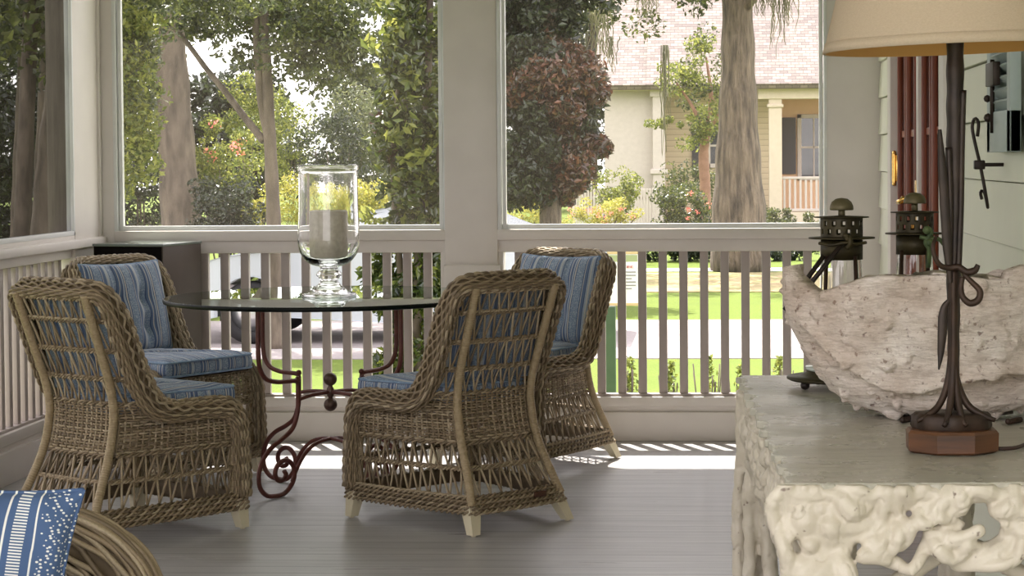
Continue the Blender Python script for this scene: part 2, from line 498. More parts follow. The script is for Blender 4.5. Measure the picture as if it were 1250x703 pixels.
# ------------------------------------------------------------------ camera
F = 2500.0; W, H = 1250, 703
cam_d = bpy.data.cameras.new('camera'); cam = bpy.data.objects.new('camera', cam_d); C.objects.link(cam)
bpy.context.scene.camera = cam
cam_d.sensor_width = 36; cam_d.lens = F / W * 36
PPX, PPY = 748.0, 272.0
cam_d.shift_x = (W / 2 - PPX) / W
cam_d.shift_y = (PPY - H / 2) / W
CAMZ = 1.31
cam.location = (0, 0, CAMZ)
YAW, PITCH, ROLL = math.atan(120 / F), math.atan(79 / F), .0066
R = Matrix.Rotation(YAW, 4, 'Z') @ Matrix.Rotation(PI / 2 - PITCH, 4, 'X') @ Matrix.Rotation(-ROLL, 4, 'Z')
cam.rotation_euler = R.to_euler()
cam_d.clip_end = 500
def at(px, py, Y):
    d = R.to_3x3() @ Vector(((px - PPX) / F, -(py - PPY) / F, -1))
    k = Y / d.y
    return A(d.x * k, Y, CAMZ + d.z * k)
def proj(p):
    v = R.to_3x3().transposed() @ (Vector(p) - Vector((0, 0, CAMZ)))
    return (PPX + F * v.x / -v.z, PPY - F * v.y / -v.z)
def ground_at(px, py, z0=0.0):
    d = R.to_3x3() @ Vector(((px - PPX) / F, -(py - PPY) / F, -1))
    k = (z0 - CAMZ) / d.z
    return A(d.x * k, d.y * k, z0)

YB, XL, XR, TW = 9.43, -2.85, .78, .12
YN = .60       # roof and side walls cut short ahead of the camera to admit sky light
ZC = 2.75

# ------------------------------------------------------------------ room shell
mb = MB().span(XL - .2, XR + .2, -1.5, YB + .2, -.12, 0)
tag(mb.build('floor', M['floor'], smooth=False), kind='structure')
mb = MB().span(XL - .15, XR + .15, YN, YB + .15, ZC, ZC + .08)
mb.span(XL - .5, XR + .5, YN, YB + .47, ZC + .08, ZC + .14)
tag(mb.build('ceiling', M['ceil'], smooth=False), kind='structure')

def X(px, py=300):
    return at(px, py, YB)[0]
w1a, w1b = X(148, 140), X(535, 140)
w2a, w2b = X(617, 140), X(1000, 140)
r1a, r1b = w1a, X(530, 400)
r2a, r2b = X(620, 400), X(1003, 400)
zs, zr_top, zr_bot = 1.0, .878, .205
yi, yo = YB, YB + TW
mb = MB()
# posts
mb.bbox(XL - TW, w1a - .035, yi, yo, 0, ZC, .006)
mb.bbox(w1b + .025, w2a - .04, yi - .006, yo, 0, ZC, .006)
mb.bbox(w2b + .03, XR + TW, yi, yo, 0, ZC, .006)
mb.bbox(w1b + .02, w2a - .03, yi - .02, yo, 0, .82, .004)              # plinth of the middle post
# panels under the rails, sills, headers, for both bays
for a, b in ((w1a - .04, w1b + .03), (w2a - .045, w2b + .035)):
    mb.bbox(a, b, yi + .003, yo - .001, 0, .135, .004)
    mb.bbox(a, b, yi + .02, yo - .02, .13, .165, .004)
    mb.bbox(a, b, yi + .008, yo - .008, .16, zr_bot, .005)
    mb.bbox(a, b, yi + .012, yo - .012, zr_top, .935, .004)
    mb.bbox(a, b, yi - .006, yo + .02, .935, .985, .006)
    mb.bbox(a, b, yi + .003, yo - .001, 2.38, ZC, .004)
    for q, w in ((a, .028), (b, -.028)):
        mb.bbox(min(q, q + w), max(q, q + w), yi + .015, yo, .2, .9, .003)
tag(mb.build('wall_back', M['paint'], split=40), kind='structure')

# window frames with insect screens (back)
for i, (a, b) in enumerate(((w1a, w1b), (w2a, w2b))):
    f = MB(); z0, z1, w = .985, 2.38, .018
    f.bbox(a - .035, b + .03, yi + .012, yi + .04, z0, z0 + w + .004, .003)
    f.bbox(a - .035, b + .03, yi + .012, yi + .04, z1 - w, z1, .003)
    f.bbox(a - w, a, yi + .01, yi + .04, z0, z1, .003); f.bbox(b, b + w, yi + .01, yi + .04, z0, z1, .003)
    f.bbox(a - .04, a - w - .004, yi - .004, yi + .06, z0 - .01, z1, .003); f.bbox(b + w + .004, b + .035, yi - .004, yi + .06, z0 - .01, z1, .003)
    o = tag(f.build('window_%d' % (i + 1), M['screen_frame'], split=40), kind='structure')
    s = MB().grid(np.array([[(a, yi + .028, z0), (a, yi + .028, z1)], [(b, yi + .028, z0), (b, yi + .028, z1)]]))
    s.build('insect_screen', M['screen'], o)

# left wall
YJ = 9.05      # first opening ends here
mb = MB()
mb.bbox(XL - TW - .001, XL + .003, YJ, YB + TW, 0, ZC, .004)
mb.bbox(XL - .01, XL + .015, YB - .03, YB - .0, .95, ZC, .003)
openings = ((5.2, YJ), (1.1, 4.95))
for (y0, y1) in openings:
    mb.bbox(XL - TW - .001, XL + .003, y0 - .25, y0, 0, ZC, .004)
mb.bbox(XL - TW, XL, YN, YB, 0, .135, .004)
mb.bbox(XL - TW + .02, XL - .02, YN, YB, .13, .165, .004)
mb.bbox(XL - TW + .01, XL - .01, YN, YB, .16, zr_bot, .004)
mb.bbox(XL - TW + .01, XL - .012, YN, YB, zr_top, .925, .004)
mb.bbox(XL - TW, XL + .035, YN, YB - .002, .922, .962, .008)
mb.bbox(XL - TW, XL, YN, YB, .955, .985, .004)
mb.bbox(XL - TW, XL, YN, YB, 2.38, ZC, .004)
tag(mb.build('wall_left', M['paint'], split=40), kind='structure')
mb = MB()
for (y0, y1) in openings:
    mb.bbox(XL - TW + .002, XL - .016, y1 - .006, y1 - .0005, .986, 2.379, .001).bbox(XL - TW + .002, XL - .016, y0 + .0005, y0 + .006, .986, 2.379, .001)
tag(mb.build('trim_2', plain('dimmed_jamb', srgb(104, 96, 88), srgb(126, 117, 108), .7, 9, stretch=(6, 6, .3)), split=40), kind='structure')  # added lining; its grey carries the dimming of the jambs behind the screen
for i, (y0, y1) in enumerate(openings):
    f = MB(); w = .018
    f.bbox(XL - .03, XL + .004, y0, y1, .98, 1.0, .003); f.bbox(XL - .03, XL + .004, y0, y1, 2.36, 2.38, .003)
    f.bbox(XL - .03, XL + .004, y0, y0 + w, .98, 2.38, .003); f.bbox(XL - .03, XL + .004, y1 - w, y1, .98, 2.38, .003)
    o = tag(f.build('window_%d' % (i + 3), M['screen_frame'], split=40), kind='structure')
    MB().grid(np.array([[(XL - .01, y0, .98), (XL - .01, y0, 2.38)], [(XL - .01, y1, .98), (XL - .01, y1, 2.38)]])).build('insect_screen', M['screen_side'], o)

# railings: every baluster is a part
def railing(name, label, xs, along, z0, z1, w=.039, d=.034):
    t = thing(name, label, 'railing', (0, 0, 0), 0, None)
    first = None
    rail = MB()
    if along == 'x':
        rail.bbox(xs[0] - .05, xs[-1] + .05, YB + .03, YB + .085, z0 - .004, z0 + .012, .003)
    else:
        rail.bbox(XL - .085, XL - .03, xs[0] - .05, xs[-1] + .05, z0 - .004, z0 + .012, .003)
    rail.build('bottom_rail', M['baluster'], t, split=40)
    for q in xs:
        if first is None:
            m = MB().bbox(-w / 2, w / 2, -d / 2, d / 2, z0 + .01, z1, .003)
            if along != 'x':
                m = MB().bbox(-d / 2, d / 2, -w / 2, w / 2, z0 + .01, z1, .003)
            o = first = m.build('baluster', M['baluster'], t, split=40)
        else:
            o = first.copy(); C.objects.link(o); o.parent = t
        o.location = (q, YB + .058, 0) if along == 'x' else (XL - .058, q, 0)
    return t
step = (X(520) - X(271)) / 10.0
xs = np.arange(X(271), r1b - .03, step); xs = np.concatenate([np.arange(X(271) - step * 4, X(270), step), xs])
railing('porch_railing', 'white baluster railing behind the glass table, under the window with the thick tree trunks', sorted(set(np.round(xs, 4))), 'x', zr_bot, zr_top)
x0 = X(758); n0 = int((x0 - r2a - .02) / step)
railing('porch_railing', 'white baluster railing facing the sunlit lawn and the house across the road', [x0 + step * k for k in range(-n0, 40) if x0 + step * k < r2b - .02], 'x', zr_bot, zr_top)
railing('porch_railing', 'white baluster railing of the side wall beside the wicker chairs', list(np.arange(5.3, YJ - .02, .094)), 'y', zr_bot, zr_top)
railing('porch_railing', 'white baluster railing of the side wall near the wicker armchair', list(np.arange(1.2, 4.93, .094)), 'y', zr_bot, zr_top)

# right wall: house siding, door, casing
DY0, DY1 = 6.80, 8.62
mb = MB()
mb.span(XR + .02, XR + .14, YN, DY0 - .02, 0, ZC); mb.span(XR + .02, XR + .14, DY1 + .02, YB, 0, ZC); mb.span(XR + .02, XR + .14, DY0 - .1, DY1 + .1, 2.12, ZC)
E = .166; zoff = (at(1178, 217, 6.25)[2]) % E
for (y0, y1, zlo) in ((YN, DY0 - .14, -.1), (DY1 + .13, YB - .002, -.1), (DY0 - .14, DY1 + .13, 2.22)):
    z = zlo - (zlo - zoff) % E
    while z < ZC:
        a, b = max(z, .02), min(z + E - .0045, ZC)
        if b - a > .03:
            V = []
            for y in (y0, y1):
                V += [(XR + .02, y, a), (XR - .014, y, a), (XR - .002, y, b), (XR + .02, y, b)]
            mb.add(V, [np.array([[0, 1, 2, 3], [7, 6, 5, 4], [0, 4, 5, 1], [1, 5, 6, 2], [2, 6, 7, 3]])])
        z += E
tag(mb.build('wall_right', M['siding'], smooth=False), kind='structure')
mb = MB()
for (a, b, zt) in ((DY0 - .14, DY0, 2.2), (DY1, DY1 + .13, 2.2)):
    mb.bbox(XR - .03, XR + .05, a, b, 0, zt, .004)
mb.bbox(XR - .03, XR + .05, DY0 - .14, DY1 + .13, 2.1, 2.24, .004)
tag(mb.build('trim_1', M['paint'], split=40), kind='structure')
# double door
mid = 7.68
door = MB(); gl = []
def leaf(y0, y1):
    m = MB(); x0, x1 = XR + .0, XR + .04
    st = .10
    m.bbox(x0, x1, y0, y0 + st, .03, 2.08, .004); m.bbox(x0, x1, y1 - st, y1, .03, 2.08, .004)
    m.bbox(x0, x1, y0 + st, y1 - st, .03, .26, .004); m.bbox(x0, x1, y0 + st, y1 - st, 1.98, 2.08, .004)
    ym = (y0 + y1) / 2
    m.bbox(x0 - .004, x1, ym - .03, ym + .03, .26, 1.98, .004)
    for zz in (.83, 1.40):
        m.bbox(x0 + .006, x1, y0 + st, y1 - st, zz - .014, zz + .014, .003)
    for yy in (y0 + st, ym - .045, ym + .03, y1 - st - .015):
        m.bbox(x0 - .010, x0 + .01, yy, yy + .015, .26, 1.98, .003)
    return m
lf = leaf(mid + .03, DY1 - .01)
d1 = tag(lf.build('door_1', M['mahogany'], split=40), kind='structure')
d2 = tag(leaf(DY0 + .01, mid - .03).build('door_2', M['mahogany'], split=40), kind='structure')
for d, (a, b) in ((d1, (mid + .1, DY1 - .1)), (d2, (DY0 + .1, mid - .1))):
    MB().span(XR + .018, XR + .024, a, b, .2, 2.0).build('glazing', M['door_glass'], d, smooth=False)
MB().bbox(XR - .012, XR + .03, mid - .032, mid + .032, .03, 2.08, .004).build('astragal', M['paint'], d1, split=40)
for d, yy in ((d1, DY1 - .01),):
    for zz in (.30, 1.26, 1.9):
        h = MB().tube([(XR - .014, yy, zz - .06), (XR - .014, yy, zz + .06)], .010, 10)
        h.ball((XR - .014, yy, zz + .066), .009, 8).ball((XR - .014, yy, zz - .066), .009, 8)
        h.bbox(XR - .008, XR + .002, yy - .03, yy + .03, zz - .055, zz + .055, .002)
        h.build('hinge', M['brass'], d, split=40)
h = MB(); yy = mid + .075; zz = 1.12
h.bbox(XR - .012, XR + .002, yy - .028, yy + .028, zz - .15, zz + .1, .006)
h.tube([(XR - .01, yy, zz + .03), (XR - .06, yy, zz + .03), (XR - .066, yy, zz + .02), (XR - .066, yy + .1, zz + .015)], .010, 10, transport=True)
h.tube([(XR - .01, yy, zz - .07), (XR - .03, yy, zz - .07)], .016, 12)
h.build('door_handle', M['brass'], d1, split=40)

# shutter hinged on the siding wall, with its iron holdback
sh = thing('wall_shutter', 'pale blue louvred shutter mounted on the pale siding behind the lamp', 'shutter', (XR - .02, 5.3, 0))
sy0, sy1 = at(1250, 150, 1)[0], 0
# far edge of the shutter stands at the depth where the wall shows at px 1212
def wall_y(px):
    # depth where the ray through px meets the siding plane
    d = at(px, 190, 1.0)
    return (XR - .03) / d[0]
yf = wall_y(1213); yn = yf - .42
zb = at(1213, 186, yf)[2]
f = MB(); xo = -.028
f.bbox(xo, .0, yf - .055 - 5.3, yf - 5.3, zb, 2.35, .003); f.bbox(xo, 0, yn - 5.3, yn + .055 - 5.3, zb, 2.35, .003)
f.bbox(xo, 0, yn - 5.3, yf - 5.3, zb, zb + .105, .003); f.bbox(xo, 0, yn - 5.3, yf - 5.3, 2.25, 2.35, .003)
f.build('frame', M['shutter'], sh, split=40)
lv = MB(); z = zb + .12
while z < 2.24:
    c, s = math.cos(.7), math.sin(.7)
    lv.box((-.013, (yf + yn) / 2 - 5.3, z), (.034, yf - yn - .11, .007), ((c, 0, s), (0, 1, 0), (-s, 0, c)))
    z += .03
lv.build('louvre', M['shutter'], sh, smooth=False)
hb = MB()
hb.bbox(-.045, -.026, yf - .24 - 5.3, yf - .10 - 5.3, zb + .17, zb + .23, .002)
hb.tube([(-.03, yf - .12 - 5.3, zb + .05), (-.03, yf - .12 - 5.3, zb + .24)], .006, 8)
hb.ball((-.038, yf - .10 - 5.3, zb + .09), .012, 8).ball((-.038, yf - .085 - 5.3, zb + .14), .010, 8)
hb.build('hinge_strap', M['black_iron'], sh)
sd = thing('shutter_holdback', 'black S-shaped iron shutter holdback on the siding below the blue shutter', 'hook', (XR, wall_y(1216), at(1216, 201, wall_y(1216))[2]))
q = MB()
P = catmull([(-.066, .012, -.09), (-.068, .022, -.075), (-.062, .028, -.068), (-.056, .02, -.08), (-.052, .0, -.112), (-.062, -.012, -.06), (-.072, 0, 0), (-.084, .014, .06), (-.090, .018, .10), (-.084, .012, .122), (-.076, .0, .11), (-.078, .006, .075)], 60)
q.tube(P, .0045, 8, transport=True); q.build('scroll', M['black_iron'], sd)
MB().tube([(-.085, 0, 0), (.012, 0, 0)], .005, 8).bbox(-.088, -.06, -.012, .012, -.012, .012, .003).build('pin', M['black_iron'], sd)

# dark pedestal in the corner
pd = thing('corner_pedestal', 'tall dark brown box pedestal standing in the porch corner behind the chairs', 'pedestal', tuple(ground_at(197, 560)[:2]) + (0,))
c0 = at(197, 298, 9.0); 
pd.location = (c0[0], 9.0, 0); pd.rotation_euler = (0, 0, -math.radians(14)); ht = c0[2]
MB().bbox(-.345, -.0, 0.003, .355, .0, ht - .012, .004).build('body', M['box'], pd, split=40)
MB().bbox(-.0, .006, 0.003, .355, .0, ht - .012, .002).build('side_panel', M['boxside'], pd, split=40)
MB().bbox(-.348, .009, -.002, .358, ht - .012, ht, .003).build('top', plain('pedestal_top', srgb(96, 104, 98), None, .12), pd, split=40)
def place(fx, fy, px, py, hd):
    g = ground_at(px, py); a = math.radians(hd - 90)
    return (g[0] - (fx * math.cos(a) - fy * math.sin(a)), g[1] - (fx * math.sin(a) + fy * math.cos(a)), hd)
CH1 = place(.285, .298, 296, 645, 55.5)
CH2 = place(-.285, .298, 316, 577, -31)
CH3 = place(-.222, -.318, 578, 655, 136.8)
CH4 = place(-.222, -.318, 752, 559, 235)
q_ = at(208, 703, 4.06)
AX, AY = q_[0] - .14, 4.06 - .36
q_ = at(92, 603, 3.52)
PIL = (q_[0] - .215, 3.52, q_[2] - .175, 4, -8, 6)
# ------------------------------------------------------------------ wicker chairs
def tab(*kv):
    z = [k for k, v in kv]; v = [v for k, v in kv]
    return lambda q: np.interp(q, z, v)
wr = tab((.07, .212), (.2, .186), (.31, .172), (.45, .168), (.6, .174), (.87, .182))
yr = tab((.07, -.298), (.15, -.262), (.25, -.215), (.31, -.19), (.38, -.172), (.46, -.165), (.53, -.175), (.62, -.205), (.75, -.252), (.89, -.30))
wf = tab((.07, .285), (.31, .272), (.45, .268))
yf_ = tab((.07, .30), (.31, .30), (.45, .29))
wy = tab((.44, -.01), (.47, -.055), (.50, -.095), (.58, -.142), (.70, -.192), (.80, -.232), (.88, -.275))
wx = tab((.44, .268), (.5, .250), (.6, .240), (.7, .242), (.88, .238))

def srf(seg, u, z):
    """point on the woven skin; seg: side l/r (rear to front), back (left to right), front, wing l/r (pole to rim)"""
    u = np.asarray(u, float); z = np.broadcast_to(np.asarray(z, float), u.shape)
    if seg in ('r', 'l'):
        s = 1 if seg == 'r' else -1
        x = wr(z) * (1 - u) + wf(z) * u + .012 * np.sin(PI * u); y = yr(z) * (1 - u) + yf_(z) * u
        return np.stack([s * x, y, z], -1)
    if seg == 'b':
        return np.stack([wr(z) * (2 * u - 1), yr(z) - .012 * np.sin(PI * u), z], -1)
    if seg == 'f':
        return np.stack([wf(z) * (2 * u - 1), yf_(z) + .01 * np.sin(PI * u), z], -1)
    s = 1 if seg == 'wr' else -1
    x = wr(z) * (1 - u) + wx(z) * u; y = yr(z) * (1 - u) + wy(z) * u
    return np.stack([s * x, y, z], -1)

def seglen(seg, z):
    P = srf(seg, np.linspace(0, 1, 12), z)
    return arclen(P)[-1]

def band(mb, seg, z, u0=0, u1=1, n_str=2, amp=.0042, r=.0038, pitch=.034, zf=None):
    """a row of strands twisted round each other"""
    L = seglen(seg, z) * (u1 - u0)
    n = max(8, int(L / .0055))
    u = np.linspace(u0, u1, n)
    zz = np.full(n, z) if zf is None else z + zf(u)
    P = srf(seg, u, zz)
    s = arclen(P)
    T = nrm(np.gradient(P, axis=0)); Z = A(0, 0, 1); N = nrm(np.cross(T, np.broadcast_to(Z, T.shape)))
    for k in range(n_str):
        a = 2 * PI * s / pitch + 2 * PI * k / n_str + z * 40
        mb.tube(P + amp * (np.cos(a)[:, None] * N + np.sin(a)[:, None] * Z), r, 5, ref=Z)

def weave(mb, seg, z0, z1, u0=0, u1=1, dz=.0094, ds=.023, r=.0036):
    L = seglen(seg, (z0 + z1) / 2) * (u1 - u0)
    ns = max(3, int(round(L / ds)))
    us = np.linspace(u0, u1, ns + 1)
    for q in us[:]:
        zz = np.linspace(z0, z1, 6)
        mb.tube(srf(seg, np.full(6, q), zz), .0045, 5)
    nr = max(2, int((z1 - z0) / dz))
    n = ns * 4 + 1
    u = np.linspace(u0, u1, n)
    ph = np.linspace(0, ns * PI, n)
    for i in range(nr + 1):
        z = z0 + (z1 - z0) * i / nr
        P = srf(seg, u, z)
        T = nrm(np.gradient(P, axis=0)); N = nrm(np.cross(T, np.broadcast_to(A(0, 0, 1), T.shape)))
        P = P + N * (.0048 * np.cos(ph + PI * i))[:, None] + RNG.normal(0, .0006, (n, 1)) * A(0, 0, 1)
        mb.tube(P, r * (1 + .15 * RNG.random()), 5, ref=(0, 0, 1))

def lattice(mb, seg, z0, z1, u0=0, u1=1, ds=.0225, r=.0041, flip=0):
    """slanting canes leaning together in pairs, /\\/\\"""
    L = seglen(seg, (z0 + z1) / 2) * (u1 - u0)
    n = max(2, int(round(L / ds)))
    t = np.linspace(0, 1, 4)
    for i in range(n):
        k = 1 if (i + flip) % 2 else -1
        q = u0 + (u1 - u0) * (i + .5) / n
        d = k * (u1 - u0) / n * (.40 + .10 * RNG.random())
        P = srf(seg, np.clip(q + 2 * d * (t - .5), u0, u1), z0 + (z1 - z0) * t)
        e = .02
        N = nrm(np.cross(P[-1] - P[0], srf(seg, A(min(q + e, 1)), A(z0))[0] - srf(seg, A(max(q - e, 0)), A(z0))[0]))
        mb.tube(P + N * (.0026 * k), r * (.9 + .2 * RNG.random()), 6)

def rim(mb, core, pts, nor, wid, thick, k=26, r=.0050, n=260, rip=.12, lam=.060, twist=.9):
    """thick braided roll: pts centre line, nor outward normal per point, wid half width, thick half thickness"""
    D = catmull(np.hstack([np.array(pts, float), np.array(nor, float), np.array(wid, float)[:, None]]), n)
    P, N, Wd = D[:, :3], nrm(D[:, 3:6]), D[:, 6]
    T = nrm(np.gradient(P, axis=0)); N = nrm(N - T * (N * T).sum(1)[:, None]); B = np.cross(T, N)
    s = arclen(P)
    for j in range(k):
        a = 2 * PI * j / k + twist * s * (1 + .02 * j) + .06 * np.sin(2 * PI * s / lam + j * PI + .8)
        m = 1 + rip * np.sin(2 * PI * s / lam + j * PI)
        ca, sa = np.cos(a), np.sin(a)
        e = .72
        cx = np.sign(ca) * np.abs(ca) ** e; sx = np.sign(sa) * np.abs(sa) ** e
        Q = P + (Wd * m * sx)[:, None] * B + (thick * (1 + 1.5 * rip * np.sin(2 * PI * s / lam + j * PI)) * cx)[:, None] * N
        mb.tube(Q, r * (.9 + .2 * RNG.random()), 5, transport=True)
    a = np.arange(12) * 2 * PI / 12
    V = P[:, None] + .88 * Wd[:, None, None] * np.sin(a)[None, :, None] * B[:, None] + .8 * thick * np.cos(a)[None, :, None] * N[:, None]
    core.grid(V[::3], wrap_v=True)

def pole(name, pts, r, par):
    P = catmull(pts, int(arclen(catmull(pts, 60))[-1] / .0022))
    rr = r * (1 + .05 * np.sin(arclen(P) * 2 * PI / .0088))
    return MB().tube(P, rr, 10, ref=(1, 0, 0)).build(name, M['pole'], par)

Z0, Z1, Z2, Z3, Z4 = .130, .218, .305, .435, .482
BANDS = (.565, .664, .768)
TOP = .845
def make_chair():
    t = thing('wicker_chair', 'x', 'chair')
    for seg, nm in (('r', 'side_panel'), ('l', 'side_panel'), ('b', 'rear_panel'), ('f', 'front_panel')):
        m = MB()
        u0, u1 = (.03, .93) if seg in 'rl' else ((.05, .95) if seg == 'b' else (.06, .94))
        lattice(m, seg, Z0, Z1, u0, u1); lattice(m, seg, Z1, Z2 - .005, u0, u1, flip=1)
        band(m, seg, Z1, u0, u1); band(m, seg, Z1 + .007, u0, u1, amp=.003)
        band(m, seg, Z2, u0, u1, pitch=.05, amp=.005, r=.0048)
        weave(m, seg, Z2 + .01, Z3 if seg != 'b' else Z4 - .006, u0, u1)
        m.build(nm, M['wicker'], t)
    # backrest: lattice with twisted rows, wings to the rim
    m = MB()
    lv = (Z4,) + BANDS + (TOP,)
    for a, b in zip(lv[:-1], lv[1:]):
        lattice(m, 'b', a, b, .05, .95, ds=.021)
    for z in BANDS:
        band(m, 'b', z, .02, .98, zf=None); band(m, 'b', z + .008, .02, .98, amp=.003)
    band(m, 'b', Z4, .0, 1, pitch=.05, amp=.005, r=.0046); band(m, 'b', TOP, .02, .98)
    m.build('backrest', M['wicker'], t)
    for seg in ('wr', 'wl'):
        m = MB()
        weave(m, seg, Z3 - .01, Z4, .05, .9)
        band(m, seg, Z4, 0, .95, pitch=.05, amp=.005, r=.0046)
        for a, b in zip(lv[:-1], lv[1:]):
            lattice(m, seg, a, b, .1, .85, ds=.02)
        for z in BANDS:
            band(m, seg, z, 0, .9); band(m, seg, z + .008, 0, .9, amp=.003)
        m.build('wing', M['wicker'], t)
    # rim
    m, core = MB(), MB()
    R_ = [((.288, .300, .115), (.9, .45, 0), .036), ((.283, .305, .20), (.9, .45, 0), .036), ((.279, .302, .30), (.9, .45, 0), .037), ((.277, .296, .375), (.9, .4, .1), .038),
          ((.273, .262, .428), (.93, .1, .35), .036), ((.269, .200, .444), (.95, 0, .3), .034), ((.265, .10, .446), (.95, 0, .3), .034), ((.260, .0, .449), (.95, 0, .25), .035),
          ((.254, -.070, .480), (.97, 0, .1), .040), ((.248, -.120, .555), (1, .05, 0), .043), ((.246, -.165, .66), (1, .05, 0), .043), ((.246, -.205, .76), (1, .05, 0), .042),
          ((.240, -.240, .83), (.95, .1, .25), .038), ((.215, -.262, .866), (.6, -.3, .6), .034), ((.16, -.278, .878), (.12, -.75, .45), .031), ((.08, -.282, .879), (0, -.85, .4), .030), ((0, -.284, .880), (0, -.85, .4), .030)]
    L = [((-p[0], p[1], p[2]), (-q[0], q[1], q[2]), w) for p, q, w in R_[:-1][::-1]]
    full = R_ + L
    rim(m, core, [a for a, b, c in full], [b for a, b, c in full], [c for a, b, c in full], .021, k=26, n=680)
    m.build('edge_roll', M['wicker'], t); core.build('roll_core', M['wicker_core'], t)
    # bottom band
    m = MB()
    for seg in 'rlbf':
        for i, z in enumerate((.078, .0945, .111, .1275)):
            for k in range(1):
                L = seglen(seg, z); n = int(L / .006); u = np.linspace(-.012, 1.012, n)
                P = srf(seg, np.clip(u, 0, 1), z); P = P + (P - A(0, 0, z)) * A(.045, .045, 0)
                s = arclen(P); T = nrm(np.gradient(P, axis=0)); N = nrm(np.cross(T, np.broadcast_to(A(0, 0, 1), T.shape)))
                for q in range(2):
                    a = 2 * PI * s / .050 + q * PI + i * 1.3
                    m.tube(P + .0066 * np.cos(a)[:, None] * N + .0058 * np.sin(a)[:, None] * A(0, 0, 1), .0046, 5, ref=(0, 0, 1))
    bb = m.build('base_band', M['wicker'], t)
    m = MB()
    for seg in 'rlbf':
        u = np.linspace(0, 1, 24)
        V = np.array([(lambda P: P + (P - A(0, 0, z)) * A(.030, .030, 0))(srf(seg, u, z)) for z in (.074, .09, .11, .131)])
        V2 = np.array([(lambda P: P + (P - A(0, 0, z)) * A(-.010, -.010, 0))(srf(seg, u, z)) for z in (.131, .11, .09, .074)])
        m.grid(np.concatenate([V, V2]), wrap_u=True)
    m.build('band_core', M['wicker_core'], bb)
    # wrapped rear poles, hidden front posts, feet, seat
    for s in (1, -1):
        pole('rear_pole', [(s * float(wr(z)) * 1.02, float(yr(z)) - .012, z) for z in (.10, .16, .22, .28, .34, .40, .46, .54, .62, .70, .78, .862)], .0155, t)
        pole('front_post', [(s * .262, .275, z) for z in (.10, .2, .3, .41)], .013, t)
    for sx in (1, -1):
        for sy in (1, -1):
            if sy > 0:
                c0, c1, w0, w1 = A(sx * .285, .298, .0), A(sx * .272, .288, .10), .017, .026
            else:
                c0, c1, w0, w1 = A(sx * .222, -.318, .0), A(sx * .196, -.272, .10), .017, .026
            V = []
            for c, w in ((c0 + A(0, 0, .006), w0), (c1, w1)):
                V += [c + A(-w, -w, 0), c + A(w, -w, 0), c + A(w, w, 0), c + A(-w, w, 0)]
            m = MB().add(V, [np.array([[0, 3, 2, 1], [4, 5, 6, 7], [0, 1, 5, 4], [1, 2, 6, 5], [2, 3, 7, 6], [3, 0, 4, 7]])])
            m.lathe([(.009, 0), (.009, .008)], 10, c0)
            m.build('foot', M['foot'], t, smooth=False)
    m = MB()
    n = 20
    u = np.linspace(0, 1, n)
    poly = [(-.16, -.15), (.16, -.15), (.255, .27), (-.255, .27)]
    V = [(x, y, .415) for x, y in poly] + [(x, y, .432) for x, y in poly]
    m.add(V, [np.array([[0, 3, 2, 1], [4, 5, 6, 7], [0, 1, 5, 4], [1, 2, 6, 5], [2, 3, 7, 6], [3, 0, 4, 7]])])
    m.build('seat', M['wicker_core'], t, smooth=False)
    return t

def cushion_mesh(w0, w1, d, h, puff=.012, n=36):
    """rounded seat pad, narrower at the rear; origin at bottom centre"""
    a = np.linspace(0, 2 * PI, 4 * n, endpoint=False)
    def sup(e):
        c, s = np.cos(a), np.sin(a)
        return np.sign(c) * np.abs(c) ** e, np.sign(s) * np.abs(s) ** e
    X_, Y_ = sup(.16)
    prof = [(.0, 0), (.5, -.0), (.94, .004), (.985, .012), (1, .024), (1.004, h / 2), (1, h - .022), (.985, h - .010), (.95, h - .003), (.8, h + puff * .5), (.5, h + puff), (.0, h + puff * 1.1)]
    V = []
    for q, z in prof:
        q = max(q, .001)
        y = Y_ * d / 2 * q; hw = w0 / 2 + (w1 / 2 - w0 / 2) * (Y_ * .5 + .5)
        V.append(np.stack([X_ * hw * q, y, np.full_like(y, z) + .003 * np.sin(X_ * 9 + Y_ * 5) * (q < .99) * (z > h / 2)], -1))
    m = MB().grid(np.array(V), wrap_v=True)
    return m, X_, Y_

def pipe_loop(m, X_, Y_, w0, w1, d, z, q=.988):
    hw = w0 / 2 + (w1 / 2 - w0 / 2) * (Y_ * .5 + .5)
    P = np.stack([X_ * hw * q, Y_ * d / 2 * q, np.full_like(X_, z)], -1)
    m.tube(P, .0045, 6, closed=True)

def make_seat_cushion():
    m, X_, Y_ = cushion_mesh(.35, .515, .48, .072)
    o = m.build('seat_cushion', M['fabric'])
    p = MB(); pipe_loop(p, X_, Y_, .35, .515, .48, .065); pipe_loop(p, X_, Y_, .35, .515, .48, .010)
    p.build('piping', M['piping'], o)
    return o

